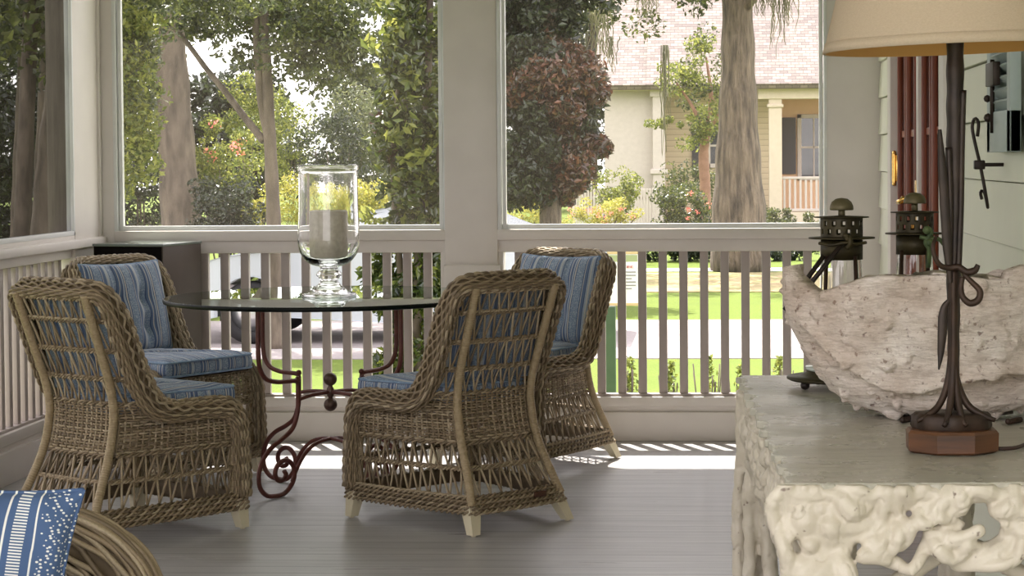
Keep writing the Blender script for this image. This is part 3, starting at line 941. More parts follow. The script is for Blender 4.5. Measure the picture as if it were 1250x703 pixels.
def make_back_cushion(w=.43, h=.375, th=.05):
    n = 44
    u = np.linspace(-1, 1, n); v = np.linspace(-1, 1, n)
    U, V = np.meshgrid(u, v, indexing='ij')
    e = (1 - np.abs(U) ** 7) * (1 - np.abs(V) ** 7)
    bulge = th * (.42 + .58 * np.clip(1 - U ** 2, 0, 1) ** .5 * np.clip(1 - V ** 2, 0, 1) ** .5) * np.clip(e, 0, 1) ** .38
    for (tu, tv) in ((-.33, .18), (.33, .18), (-.33, -.45), (.33, -.45)):
        d2 = ((U - tu) / .20) ** 2 + ((V - tv) / .26) ** 2
        bulge = bulge - .030 * np.exp(-d2 * 1.6)
    bulge = bulge - .010 * np.exp(-((np.abs(U) - .33) / .07) ** 2) * (np.abs(V) < .95)
    X_ = U * w / 2 * (1 + .03 * V); Z_ = (V + 1) * h / 2 + .012 * (U ** 2) * (V > 0) * V
    m = MB()
    m.grid(np.stack([X_, bulge, Z_], -1)[::-1]); m.grid(np.stack([X_, -.6 * np.maximum(bulge, .0), Z_], -1))
    o = m.build('back_cushion', M['fabric'])
    p = MB()
    k = np.linspace(-1, 1, 24)
    loop = np.vstack([np.stack([k, -np.ones_like(k)], 1), np.stack([np.ones_like(k), k], 1), np.stack([k[::-1], np.ones_like(k)], 1), np.stack([-np.ones_like(k), k[::-1]], 1)])
    q = .985
    P = np.stack([loop[:, 0] * q * w / 2 * (1 + .03 * loop[:, 1]), np.zeros(len(loop)), (loop[:, 1] * q + 1) * h / 2 + .012 * loop[:, 0] ** 2 * (loop[:, 1] > 0) * loop[:, 1]], -1)
    p.tube(P, .005, 6, closed=True); p.build('piping', M['piping'], o)
    return o

chair0 = make_chair(); seat0 = make_seat_cushion(); back0 = make_back_cushion()
# x, y, heading of the front (degrees, world), labels
SPOTS = [
    (CH1, 'wicker dining chair with its woven back to us, beside the side railing', 'blue striped seat cushion on the wicker chair beside the side railing', 'blue striped back cushion seen only through the lattice of the chair by the side railing'),
    (CH2, 'wicker dining chair in front of the dark corner pedestal, facing the table', 'blue striped seat cushion on the chair in front of the corner pedestal', 'tufted blue striped back cushion on the chair in front of the corner pedestal'),
    (CH3, 'wicker dining chair with a small dark leather tag on its base, back to us', 'blue striped seat cushion pushed under the glass table edge, chair with leather tag', 'blue striped back cushion behind the lattice of the chair with leather tag'),
    (CH4, 'wicker dining chair partly hidden, its back against the railing facing the lawn', 'blue striped seat cushion on the chair against the lawn-side railing', 'blue striped back cushion upright on the chair against the lawn-side railing'),
]
for i, ((x, y, hd), la, lb, lc) in enumerate(SPOTS):
    c, s, b = (chair0, seat0, back0) if i == 0 else (copy_tree(chair0), copy_tree(seat0), copy_tree(back0))
    rz = math.radians(hd - 90)
    c.location = (x, y, 0); c.rotation_euler = (0, 0, rz)
    tag(c, la, 'chair', 'wicker dining chairs round the glass table')
    Rz = Matrix.Rotation(rz, 4, 'Z'); Tm = Matrix.Translation((x, y, 0))
    s.matrix_world = Tm @ Rz @ Matrix.Translation((0, .082, .440))
    tag(s, lb, 'cushion', 'striped seat cushions of the dining chairs')
    tilt = Matrix.Rotation(math.radians(15), 4, 'X')
    b.matrix_world = Tm @ Rz @ Matrix.Translation((0, -.122, .514)) @ tilt
    tag(b, lc, 'cushion', 'striped back cushions of the dining chairs')
    if i == 2:
        P = srf('b', A(.72), .106)
        MB().bbox(-.028, .028, -.012, -.004, -.010, .010, .002).build('leather_tag', M['tan_tag'], c).location = (float(wr(.106) * .46), float(yr(.106)) - .025, .112)

# ------------------------------------------------------------------ wicker armchair at the frame's corner
ac = thing('wicker_armchair', 'wicker armchair with a thick rolled arm, beside the dashed blue pillow', 'armchair', (AX, AY, 0))
def arm(ysign, nm='arm'):
    m, core = MB(), MB()
    y = ysign * .36
    pts = [(-.62, y, .54), (-.45, y, .556), (-.25, y, .562), (-.10, y, .556), (-.02, y, .53), (.045, y, .475), (.078, y, .40), (.085, y, .32), (.085, y, .22), (.085, y, .10)]
    nor = [(0, ysign * 1, .0)] * len(pts)
    rim(m, core, pts, nor, [.05, .052, .054, .056, .058, .058, .055, .05, .045, .042], .052, k=32, r=.0062, n=220, rip=.035, lam=.16, twist=1.1)
    o = m.build(nm, M['wicker'], ac); core.build('arm_core', M['wicker_core'], o)
    return o
for s in (1, -1):
    arm(s)
    for xx in (-.105, -.055, -.5):
        pole('arm_post', [(xx, s * .36, z) for z in (.08, .2, .35, .45, .53)], .017, ac)
    st = MB()
    for q in np.linspace(-.55, -.02, 16):
        st.tube([(q, s * .355, .30), (q + .06, s * .36, .525)], .0045, 5); st.tube([(q + .05, s * .362, .30), (q - .01, s * .36, .525)], .0045, 5)
    for z in np.arange(.10, .31, .011):
        xx = np.linspace(-.62, .06, 90)
        st.tube(np.stack([xx, s * .36 + .005 * np.cos(xx * 140 + z * 285), np.full(90, z)], -1), .0055, 5, ref=(0, 0, 1))
    st.build('arm_panel', M['wicker'], ac)
m = MB()
for z in np.arange(.10, .36, .011):
    yy = np.linspace(-.35, .35, 90)
    m.tube(np.stack([.05 + .005 * np.cos(yy * 140 + z * 285), yy, np.full(90, z)], -1), .0055, 5, ref=(0, 0, 1))
m.build('front_panel', M['wicker'], ac)
m, core = MB(), MB()
bp = [(-.64, -.37, .30), (-.67, -.37, .55), (-.70, -.36, .80), (-.72, -.30, .93), (-.73, 0, .97), (-.72, .30, .93), (-.70, .36, .80), (-.67, .37, .55), (-.64, .37, .30)]
bn = [(-.2, -1, 0), (-.2, -1, 0), (-.2, -1, .2), (-.5, -.5, .6), (-.8, 0, .5), (-.5, .5, .6), (-.2, 1, .2), (-.2, 1, 0), (-.2, 1, 0)]
rim(m, core, bp, bn, [.045] * 9, .035, k=18, r=.006, n=240)
o = m.build('back_frame', M['wicker'], ac); core.build('back_core', M['wicker_core'], o)
m = MB()
for k, z in enumerate(np.arange(.12, .92, .011)):
    yy = np.linspace(-.35, .35, 80)
    m.tube(np.stack([-.64 - .09 * (z - .3) + .005 * np.cos(yy * 140 + k * PI), yy, np.full(80, z)], -1), .0055, 5, ref=(0, 0, 1))
for q in np.linspace(-.34, .34, 30):
    m.tube([(-.625, q, .1), (-.71, q, .93)], .0045, 5)
m.build('backrest', M['wicker'], ac)
MB().bbox(-.64, .04, -.34, .34, .235, .265, .01).build('seat', M['wicker_core'], ac)
for sx in (-.6, .06):
    for sy in (-.34, .34):
        MB().bbox(sx - .025, sx + .025, sy - .025, sy + .025, 0, .11, .005).build('foot', M['foot'], ac)
o = MB().bbox(-.60, .03, -.285, .285, 0, .095, .03).build('armchair_seat_pad', M['fabric'])
o.location = (AX, AY, .266); tag(o, 'thick blue striped seat pad on the wicker armchair', 'cushion')
# scatter pillow
def scatter(w, th=.075):
    n = 46
    u = np.linspace(-1, 1, n); U, V = np.meshgrid(u, u, indexing='ij')
    pin = 1 - .10 * (1 - np.abs(U) ** 2) * np.abs(V) ** 3; pinU = 1 - .10 * (1 - np.abs(V) ** 2) * np.abs(U) ** 3
    X_ = U * w / 2 * pinU * (1 + .02 * np.abs(U * V) ** 4); Z_ = V * w / 2 * pin
    b = th * (np.clip(1 - U ** 2, 0, 1) * np.clip(1 - V ** 2, 0, 1)) ** .42
    wr_ = .004 * np.sin(U * 14 + V * 9) * (np.abs(U * V) > .3)
    m = MB(); m.grid(np.stack([X_, -b + wr_, Z_], -1)); m.grid(np.stack([X_, b + wr_, Z_], -1)[::-1])
    o = m.build('scatter_pillow', M['pillow'])
    p = MB(); k = np.linspace(-1, 1, 30)
    loop = np.vstack([np.stack([k, -np.ones_like(k)], 1), np.stack([np.ones_like(k), k], 1), np.stack([k[::-1], np.ones_like(k)], 1), np.stack([-np.ones_like(k), k[::-1]], 1)])
    lu, lv = loop[:, 0], loop[:, 1]
    P = np.stack([lu * w / 2 * (1 - .10 * (1 - lv ** 2) * np.abs(lu) ** 3), np.zeros(len(lu)), lv * w / 2 * (1 - .10 * (1 - lu ** 2) * np.abs(lv) ** 3)], -1)
    p.tube(P, .004, 6, closed=True); p.build('piping', M['pillow'], o)
    return o
sp = scatter(.40)
sp.matrix_world = Matrix.Translation(PIL[:3]) @ Matrix.Rotation(math.radians(PIL[3]), 4, 'Z') @ Matrix.Rotation(math.radians(PIL[4]), 4, 'X') @ Matrix.Rotation(math.radians(PIL[5]), 4, 'Y')
tag(sp, 'square blue pillow with white dashes and lines leaning in the wicker armchair', 'pillow')
# ------------------------------------------------------------------ glass dining table
TZ = .77; TY = 8.08; TX = at(402, 360, TY)[0]
tb = thing('dining_table', 'round glass-topped dining table on a scrolled rust-red iron base', 'table', (TX, TY, 0))
R0 = .648
prof = [(.0, TZ - .012), (R0 - .009, TZ - .012), (R0 - .004, TZ - .006), (R0 - .005, TZ), (.0, TZ)]
prof = [(max(r, .0005), z) for r, z in prof]
MB().lathe([(R0 - .008, TZ - .018), (R0, TZ - .0165), (R0 + .0015, TZ - .009), (R0, TZ - .0005), (R0 - .004, TZ - .0005), (R0 - .0045, TZ - .0125), (R0 - .008, TZ - .0165)], 128, closed=True).build('glass_edge', M['tedge'], tb)
top = MB().lathe(prof, 128).build('glass_top', M['tglass'], tb, split=50)
VA = math.atan2(TX, TY)   # line of sight; the square base stands square to it
def leg_dir(k):
    a = PI / 4 + k * PI / 2 - VA
    return A(math.cos(a), math.sin(a), 0)
legp = [(.385, .752), (.385, .66), (.385, .56), (.375, .505), (.345, .468), (.29, .452), (.235, .449), (.19, .447), (.178, .435), (.178, .40), (.178, .355), (.184, .315), (.207, .265), (.255, .232), (.312, .205), (.352, .175), (.378, .14), (.390, .095),
        (.383, .05), (.350, .018), (.305, .010), (.26, .013), (.225, .035), (.203, .07), (.207, .112), (.235, .139), (.268, .140), (.297, .12), (.304, .092), (.288, .068), (.262, .068), (.247, .085), (.257, .102)]
for k in range(4):
    d = leg_dir(k); m = MB(); lat = A(-d[1], d[0], 0)
    P = catmull([(d[0] * r, d[1] * r, z) for r, z in legp], 190)
    m.tube(P, .0095, 8, transport=True)
    m.ball(A(d[0] * .178, d[1] * .178, .452), .012, 10)
    m.build('scroll_leg', M['iron_red'], tb)
    m = MB()
    P = catmull([(d[0] * r, d[1] * r, z) for r, z in [(.215, .055), (.19, .10), (.155, .145), (.11, .178), (.06, .194), (0, .200)]], 50)
    m.tube(P, .008, 8, transport=True)
    m.build('foot_arch', M['iron_red'], tb); m = MB()
    P = catmull([(d[0] * r, d[1] * r, z) for r, z in [(.178, .372), (.10, .383), (.0, .386)]], 20)
    m.tube(P, .008, 8, transport=True)
    m.build('cross_bar', M['iron_red'], tb)
m = MB(); a = np.linspace(0, 2 * PI, 96, endpoint=False)
m.tube(np.stack([.375 * np.cos(a), .375 * np.sin(a), np.full(96, .750)], -1), .008, 8, closed=True)
m.build('support_ring', M['iron_red'], tb)
m = MB().ball((0, 0, .437), .027, 18).ball((0, 0, .335), .027, 18).lathe([(.009, .34), (.009, .365), (.014, .372), (.016, .386), (.014, .40), (.009, .408), (.009, .43)], 14)
m.build('ball_finial', M['iron_ball'], tb)

# hurricane vase and candle
vx, vy = at(402, 361, 8.05)[0], 8.05
vz = TZ + .001
outer = [(.0005, .0), (.100, .0), (.108, .004), (.106, .011), (.085, .018), (.068, .026), (.058, .036), (.045, .046), (.036, .056), (.034, .064), (.042, .072), (.050, .082), (.049, .092), (.040, .100), (.034, .106),
         (.040, .116), (.070, .126), (.098, .148), (.116, .180), (.122, .215), (.121, .26), (.118, .34), (.1165, .43), (.117, .492), (.1195, .498), (.121, .508), (.1205, .518), (.117, .521)]
inner = [(.1135, .519), (.1125, .508), (.1125, .43), (.114, .34), (.117, .26), (.118, .215), (.112, .185), (.095, .158), (.07, .142), (.035, .134), (.0005, .132)]
def smooth_prof(p, n=90):
    return [tuple(x) for x in catmull([(r, z, 0) for r, z in p], n)[:, :2]]
va = MB().lathe(smooth_prof(outer, 110) + smooth_prof(inner, 60), 72).build('hurricane_vase', M['glass'])
va.location = (vx, vy, vz)
tag(va, 'footed clear glass hurricane vase holding a pillar candle on the glass table', 'vase')
cd = MB().lathe([(.0005, 0), (.070, 0), (.0745, .004), (.076, .01), (.076, .184), (.074, .190), (.066, .192), (.060, .186), (.0005, .180)], 48).build('pillar_candle', M['candle'])
cd.location = (vx, vy, vz + .148)
tag(cd, 'thick cream pillar candle inside the footed glass vase', 'candle')
MB().tube([(0, 0, .178), (.001, 0, .188), (.003, 0, .196)], .0016, 6).build('wick', M['wick'], cd)
# ------------------------------------------------------------------ console table of painted roots
CZ = .80
nl = at(965, 591, 3.21); fl = at(905, 461, 4.80)
# top height from the near corner
d_ = at(965, 591, 1.0); kk = (CZ - CAMZ) / (d_[2] - CAMZ); nl = A(d_[0] * kk, kk, CZ)
d_ = at(905, 461, 1.0); kk = (CZ - CAMZ) / (d_[2] - CAMZ); fl = A(d_[0] * kk, kk, CZ)
ang = math.atan2(-(fl[0] - nl[0]), fl[1] - nl[1])
CL = float(np.linalg.norm((fl - nl)[:2])) + .06; CW = .56
ct = thing('console_table', 'cream painted console table of gnarled intertwined roots, against the siding wall', 'table', (nl[0], nl[1], 0), ang)
r0 = random.Random(5)
# top slab with a ragged edge on the open sides
n = 160
edge = []
def rag(t, k): return .006 * math.sin(t * 41 + k) + .005 * math.sin(t * 97 + 2 * k) + .003 * math.sin(t * 190 + k)
for i in range(n): t = i / n; edge.append((CW * t, 0 + .3 * rag(t, 1)))
for i in range(n): t = i / n; edge.append((CW, CL * t))
for i in range(n): t = i / n; edge.append((CW * (1 - t), CL))
for i in range(n * 2): t = i / n / 2; edge.append((0 + 1.2 * rag(t * 1.6, 3), CL * (1 - t)))
E_ = np.array(edge); c = A(CW / 2, CL / 2)
V = []
for q, z in ((.985, CZ - .014), (.992, CZ - .012), (.992, CZ - .003), (.989, CZ)):
    p = c + (E_ - c) * q; V.append(np.column_stack([p, np.full(len(p), z)]))
m = MB().grid(np.array(V), wrap_v=True)
k = len(E_)
m.add(V[0], [np.arange(k)[::-1][None]]); m.add(V[-1], [np.arange(k)[None]])
m.build('table_top', M['ctop'], ct, smooth=False)

def root(m, pts, r, n=None, k=10):
    P = catmull(pts, n or max(8, int(arclen(catmull(pts, 40))[-1] / .012)))
    rr = np.interp(np.linspace(0, 1, len(P)), np.linspace(0, 1, len(r)), r) if hasattr(r, '__len__') else r
    rr = rr * (1 + .02 * np.sin(np.arange(len(P)) * .5 + r0.random() * 6))
    m.tube(P, rr, k, transport=True)
    m.ball(P[0], rr[0] * .99 if hasattr(rr, '__len__') else r, 10).ball(P[-1], rr[-1] * .99 if hasattr(rr, '__len__') else r, 10)
def fr(px, py, dy=0.0):
    """picture point on the apron's front face, in the console's own frame"""
    s = F / nl[1]
    p = at(px, py, nl[1] + dy)
    dx, dyy = p[0] - nl[0], p[1] - nl[1]
    ca, sa = math.cos(-ang), math.sin(-ang)
    return (dx * ca - dyy * sa, dx * sa + dyy * ca, p[2])
def zoomA(x, y, dy=.01): return fr(880 + x / 5.715, 580 + y / 5.715, dy)
def zoomB(x, y, dy=.01): return fr(1060 + x / 5.716, 580 + y / 5.716, dy)
REM = [('REMESH', dict(mode='VOXEL', voxel_size=.0042, adaptivity=0)), ]
M['pale_glass'] = plain('pale_lantern_glass', srgb(178, 186, 178), srgb(196, 202, 194), .15, 9)
def organic(m, name, amp=.004, vox=.0042):
    o = to_mesh_with(m, name, [('REMESH', dict(mode='VOXEL', voxel_size=vox, adaptivity=0)), ('SMOOTH', dict(factor=.5, iterations=2))], M['roots'], ct)
    me = o.data; n = len(me.vertices)
    co = np.empty(n * 3, np.float32); me.vertices.foreach_get('co', co); co = co.reshape(-1, 3)
    no = np.empty(n * 3, np.float32); me.vertices.foreach_get('normal', no); no = no.reshape(-1, 3)
    f = np.array([mnoise.noise(Vector(p * 30)) * .5 + abs(mnoise.noise(Vector(p * 17))) * 1.1 for p in co])
    ridge = np.array([abs(mnoise.noise(Vector((p[0] * 34 + 3, p[1] * 34, p[2] * 13)))) for p in co])
    co = co + no * (amp * (f * 1.1 - .5) - amp * 1.1 * (ridge < .05) * (1 - ridge / .05))[:, None]
    co[:, 2] = np.clip(co[:, 2], .002, CZ - .002)
    me.vertices.foreach_set('co', co.astype(np.float32).ravel()); me.update()
    return o

# front apron, drawn after the photograph
m = MB()
root(m, [(.012, .012, CZ - .019), (.1, .008, CZ - .020), (.2, .010, CZ - .018), (.3, .008, CZ - .021), (.42, .010, CZ - .019), (CW - .02, .012, CZ - .019)], [.014, .012, .012, .013, .014, .015])
A_ = [
    ([(430, 90), (360, 180), (355, 260), (400, 380), (450, 520), (490, 720)], [.012, .014, .015, .014, .016, .02]),
    ([(470, 60), (440, 150), (460, 300), (490, 430)], [.014, .014, .012, .010]),
    ([(790, 60), (740, 160), (770, 260), (760, 380), (730, 480), (620, 560)], [.012, .011, .009, .010, .011, .010]),
    ([(760, 360), (860, 360), (960, 350), (1060, 310), (1120, 220)], [.024, .020, .019, .016, .010]),
    ([(800, 110), (880, 80), (980, 110), (1060, 150), (1110, 90)], [.012, .014, .013, .010, .010]),
    ([(850, 180), (900, 240), (1000, 220), (1080, 190)], [.018, .024, .016, .008]),
    ([(760, 430), (850, 440), (960, 430), (1060, 380), (1120, 330)], [.022, .019, .012, .012, .012]),
    ([(560, 640), (640, 590), (720, 520), (800, 460)], [.03, .024, .020, .018]),
    ([(640, 740), (740, 640), (820, 560), (860, 500)], [.04, .036, .026, .018]),
    ([(780, 560), (850, 640), (880, 720)], [.018, .022, .022]),
    ([(1000, 560), (1080, 575), (1150, 590)], [.016, .013, .012]),
]
for P, r in A_:
    root(m, [zoomA(x, y, .016 + .010 * math.sin(x * .01 + y * .012)) for i, (x, y) in enumerate(P)], [q * .92 for q in r])
p = zoomA(600, 320, .026); m.ball(p, (.030, .030, .038), 20)
p = zoomA(590, 200, .026); m.ball(p, (.028, .026, .026), 18)
p = zoomA(660, 400, .026); m.ball(p, (.024, .026, .026), 18)
for (x, y, r) in ((500, 110, .014), (580, 90, .016), (660, 110, .017), (730, 150, .014), (540, 180, .013), (700, 230, .016), (620, 480, .02)):
    m.ball(zoomA(x, y, .012), r * .85, 14)
B_ = [
    ([(140, 120), (110, 240), (70, 380), (40, 480), (90, 530), (170, 520), (215, 430), (215, 300), (190, 190), (140, 120)], [.014, .013, .012, .013, .012, .012, .012, .013, .014, .014]),
    ([(100, 480), (130, 400), (190, 290)], [.008, .010, .008]),
    ([(230, 300), (300, 360), (280, 450), (220, 500)], [.010, .012, .010, .010]),
    ([(0, 480), (60, 560), (140, 590), (220, 630), (290, 670), (350, 600), (400, 500), (450, 420)], [.014, .015, .014, .013, .013, .012, .013, .013]),
    ([(240, 110), (280, 170), (230, 230)], [.016, .018, .012]),
    ([(380, 90), (330, 160), (310, 210)], [.016, .016, .010]),
    ([(500, 80), (440, 170), (380, 240), (350, 270)], [.018, .017, .015, .014]),
    ([(350, 310), (380, 340), (430, 330)], [.012, .013, .010]),
    ([(560, 90), (540, 170), (480, 230), (450, 270)], [.017, .017, .014, .010]),
    ([(640, 90), (650, 180), (640, 250), (600, 240)], [.017, .020, .014, .010]),
    ([(480, 290), (560, 300), (620, 330), (640, 360), (580, 390), (530, 340)], [.014, .013, .012, .012, .012, .010]),
    ([(430, 400), (520, 430), (600, 450), (680, 430), (760, 395), (770, 390)], [.014, .018, .020, .015, .012, .013]),
    ([(430, 450), (500, 520), (560, 590), (640, 560), (690, 480)], [.016, .018, .014, .014, .014]),
    ([(600, 620), (700, 600), (800, 580), (900, 540), (980, 470), (1000, 380), (960, 340)], [.012, .018, .021, .022, .020, .018, .012]),
    ([(720, 470), (760, 500), (850, 500), (940, 440), (960, 380)], [.010, .012, .013, .012, .012]),
    ([(620, 640), (760, 640), (900, 630), (1020, 590), (1080, 500), (1060, 380), (1100, 340)], [.010, .010, .011, .012, .014, .014, .014]),
    ([(720, 90), (820, 110), (880, 150), (960, 150), (1010, 110)], [.015, .018, .018, .020, .018]),
    ([(860, 190), (900, 250), (960, 250), (1010, 180)], [.012, .016, .020, .018]),
    ([(1010, 90), (1030, 200), (1020, 330), (1060, 420)], [.018, .016, .014, .014]),
]
for P, r in B_:
    root(m, [zoomB(x, y, .017 + .012 * math.sin(x * .012 + y * .02)) for i, (x, y) in enumerate(P)], [q * .90 for q in r])
x = 1100
while True:                                            # the same tangle goes on beyond the frame
    p0 = zoomB(x, 120)
    if p0[0] > CW - .03: break
    for k in range(3):
        a_, b_ = zoomB(x + r0.uniform(-40, 60), 90 + k * 170), zoomB(x + r0.uniform(-60, 90), 260 + k * 130)
        c_ = zoomB(x + r0.uniform(60, 160), 200 + k * 150)
        if max(a_[0], b_[0], c_[0]) < CW - .01:
            root(m, [a_, c_, b_], [.015, .018, .014])
    x += 90
organic(m, 'front_apron', .0020, .0030)

# side apron (open side), lumpy and dense
m = MB()
root(m, [(.012, .02, CZ - .018), (.010, CL * .3, CZ - .020), (.012, CL * .6, CZ - .018), (.010, CL - .02, CZ - .018)], .014)
y = .03
while y < CL - .03:
    for k in range(7):
        z = CZ - .035 - k * .024 - r0.uniform(0, .015)
        if k > 3 + 2.5 * math.sin(y * 7 + 1): continue
        m.ball((.018 + r0.uniform(-.010, .012), y + r0.uniform(-.012, .012), z), (r0.uniform(.014, .022), r0.uniform(.016, .028), r0.uniform(.014, .024)), 12)
    if r0.random() < .55:
        z = CZ - .06
        root(m, [(.02, y, z), (.004 + r0.uniform(-.008, .01), y + r0.uniform(-.05, .05), z - .05), (.02, y + r0.uniform(-.08, .08), z - .11), (.02, y + r0.uniform(-.1, .1), z - .15)], [.013, .012, .012, .011])
    y += .022
root(m, [(.02, .03, CZ - .17), (.01, .25, CZ - .135), (.02, .6, CZ - .12), (.015, .95, CZ - .135), (.02, CL - .06, CZ - .20)], [.018, .014, .013, .015, .018])
organic(m, 'side_apron', .006, .0045)
m = MB()
for xx, nm in ((CW - .03, 'side'),):
    root(m, [(xx, .03, CZ - .035), (xx, CL / 2, CZ - .035), (xx, CL - .03, CZ - .035)], .016)
    for i in range(16):
        y = .05 + i * (CL - .1) / 15
        root(m, [(xx, y, CZ - .05), (xx, y + r0.uniform(-.06, .06), CZ - .1), (xx, y + .09 * (-1) ** i, CZ - .16)], [.015, .014, .014])
organic(m, 'side_apron', .006, .007)
m = MB()
root(m, [(.03, CL - .03, CZ - .035), (CW - .03, CL - .03, CZ - .035)], .016)
for i in range(8):
    x = .04 + i * (CW - .08) / 7
    root(m, [(x, CL - .03, CZ - .05), (x + r0.uniform(-.05, .05), CL - .03, CZ - .1), (x + .06 * (-1) ** i, CL - .03, CZ - .16)], [.016, .015, .014])
organic(m, 'rear_apron', .006, .007)
# legs: bundles of roots
def rleg(cx, cy, sx, sy, vox, rr0=.034, bulge=0.0):
    m = MB()
    for i in range(9):
        a = i * 2 * PI / 9 + r0.random() * .5; rr = rr0
        pts = []
        for z in (CZ - .04, .66, .52, .36, .2, .08, .0):
            fl_ = .85 + bulge * math.exp(-((z - .42) / .16) ** 2) + .55 * max(0, (.30 - z)) / .3 + .25 * max(0, z - .6) / .2
            pts.append((cx + rr * fl_ * math.cos(a + .6 * math.sin(z * 5 + i)) + r0.uniform(-.006, .006), cy + rr * fl_ * math.sin(a + .6 * math.sin(z * 5 + i)) + r0.uniform(-.006, .006), max(z, .018)))
        root(m, pts, [.020, .018, .017, .017, .018, .019, .020])
    # a brace to each side
    root(m, [(cx, cy, .50), (cx + sx * .07, cy, .60), (cx + sx * .16, cy, .665), (cx + sx * .22, cy, .70)], [.02, .018, .016, .015])
    root(m, [(cx, cy, .50), (cx, cy + sy * .09, .58), (cx, cy + sy * .17, .64), (cx, cy + sy * .26, .69)], [.02, .018, .016, .015])
    organic(m, 'root_leg', .006, vox)
rleg(.065, .07, 1, 1, .005); rleg(.035, CL - .065, 1, -1, .005, .040, .25); rleg(CW - .065, .075, -1, 1, .007); rleg(CW - .065, CL - .065, -1, -1, .006)
m = MB()
root(m, [(.07, .08, .24), (CW * .4, CL * .3, .30), (CW * .6, CL * .6, .27), (CW - .07, CL - .07, .24)], [.024, .02, .02, .024])
root(m, [(CW - .07, .08, .24), (CW * .6, CL * .35, .29), (CW * .35, CL * .65, .31), (.07, CL - .07, .24)], [.024, .02, .02, .024])
organic(m, 'root_stretcher', .006, .008)

def on_console(px, py):
    d = at(px, py, 1.0); k = (CZ - CAMZ) / (d[2] - CAMZ)
    return A(d[0] * k, k, CZ)

# ------------------------------------------------------------------ giant clam shell
sc_ = on_console(1105, 516)
SY = sc_[1] + .105
SXc = at(1152, 430, SY)[0]
s = F / SY
left = at(951, 360, SY)[0]
HW = SXc - left
print('shell', SY, SXc, HW)
nth, nt = 420, 120
th = np.linspace(0, 2 * PI, nth, endpoint=False)
# rim heights by angle: front rim follows the photographed top line; th=pi is the left tip
def rimz(th):
    xx = np.cos(th)
    # control heights in pixels along x, front side
    px = 1152 + HW * xx * s
    yy = np.interp(px, [940, 950, 956, 964, 974, 988, 1005, 1040, 1080, 1120, 1170, 1200, 1213, 1222, 1245, 1262, 1290, 1330, 1380, 1450], [345, 326, 326, 338, 350, 358, 350, 338, 330, 328, 330, 334, 336, 330, 322, 324, 340, 334, 342, 330])
    z = CAMZ - (yy - 193) / s
    back = np.clip(-np.sin(-th), 0, 1)
    return z - .03 * back
rz = rimz(th)
flut = .010 * np.cos(th * 9 + .6)
V = []
for j in range(nt):
    t = j / (nt - 1)
    # outline of the hanging bowl: narrow foot, wide belly, rim slightly in
    g = np.clip(t, 0, 1)
    rad = (.42 + .58 * np.sin(g * PI / 2) ** .75)
    rad = np.where(g > .8, rad * (1 - .02 * (g - .8) / .2), rad)
    ax = HW * rad * (1 + .0 * th); ay = .205 * rad
    fl2 = flut * np.sin(g * PI * .5) * (.4 + .6 * g)
    low = CZ + .012
    zz = low + (rz - low) * (g ** (1.45))
    x = (ax + fl2) * np.cos(th); y = (ay + fl2) * np.sin(th)
    # bowl foot sits to the middle; left side rises as in the photo
    zz = zz + .045 * np.clip(-np.cos(th), 0, 1) ** 2 * (1 - g) * g * 4 * .4
    V.append(np.stack([x, y, zz], -1))
outerV = np.array(V)
inn = []
for j in range(nt):
    t = 1 - j / (nt - 1)
    base = outerV[int(round(t * (nt - 1)))].copy()
    base[:, 0] *= (1 - .028 / HW * 1.2) ; base[:, 1] *= .86
    base[:, 2] = base[:, 2] + .03 * (1 - t) + (.004 if t == 1 else 0)
    inn.append(base)
allV = np.concatenate([outerV, np.array(inn)])
m = MB().grid(allV, wrap_v=True)
m.add(outerV[0], [np.arange(nth)[::-1][None]]); m.add(inn[-1], [np.arange(nth)[None]])
shl = m.build('giant_clam_shell', M['shell'])
me = shl.data; nv = len(me.vertices); co = np.empty(nv * 3, np.float32); me.vertices.foreach_get('co', co); co = co.reshape(-1, 3)
no = np.empty(nv * 3, np.float32); me.vertices.foreach_get('normal', no); no = no.reshape(-1, 3)
nz = lambda p, k: mnoise.noise(Vector(p * k))
f = []
for p in co:
    hgt = (p[2] - CZ) / .32
    a = nz(p, 6) * .009 + nz(p, 17) * .0065 + nz(p, 48) * .0032
    pit = max(0, nz(p + 3, 40) - .30) * -.030
    lines = .0065 * math.sin(hgt * 46 + 7 * nz(p, 4) + p[0] * 15) * min(1, max(0, (hgt - .45) / .3)) * (.5 + .5 * nz(p, 5))
    q_t = min(1, max(0, (-p[0] / HW - .55) / .3))
    f.append((a + lines) * (1 - .75 * q_t) + pit)
f = np.array(f)
# a deep fold runs across the outer face, low in the middle and climbing to the tip
xr = np.clip(-(co[:, 0] + .02) / HW, 0, 1)
foldz = CZ + .088 + .135 * xr ** 2.2 + .02 * np.sin(co[:, 0] * 16)
msk = np.clip((.86 - xr) / .2, 0, 1)
fold = np.exp(-((co[:, 2] - foldz) / .011) ** 2) * (co[:, 1] < .02) * msk
lip = np.exp(-((co[:, 2] - foldz + .03) / .022) ** 2) * (co[:, 1] < .02) * msk
co = co + no * (f - .020 * fold + .012 * lip)[:, None]
me.vertices.foreach_set('co', co.astype(np.float32).ravel()); me.update()
shl.location = (SXc, SY, 0)
tag(shl, 'big white fossil giant clam shell bowl resting on the root console', 'shell')
st = thing('shell_stand', 'low dark iron stand with small feet beneath the giant clam shell', 'stand', (SXc, SY, CZ))
for (px, py) in ((1107, 517), (1236, 519)):
    p = on_console(px, py)
    MB().tube([(p[0] - SXc - .008, p[1] - SY, .006), (p[0] - SXc + .02, p[1] - SY + .03, .007)], .0055, 8).ball((p[0] - SXc - .008, p[1] - SY, .007), .0062, 8).build('foot', M['rust_iron'], st)
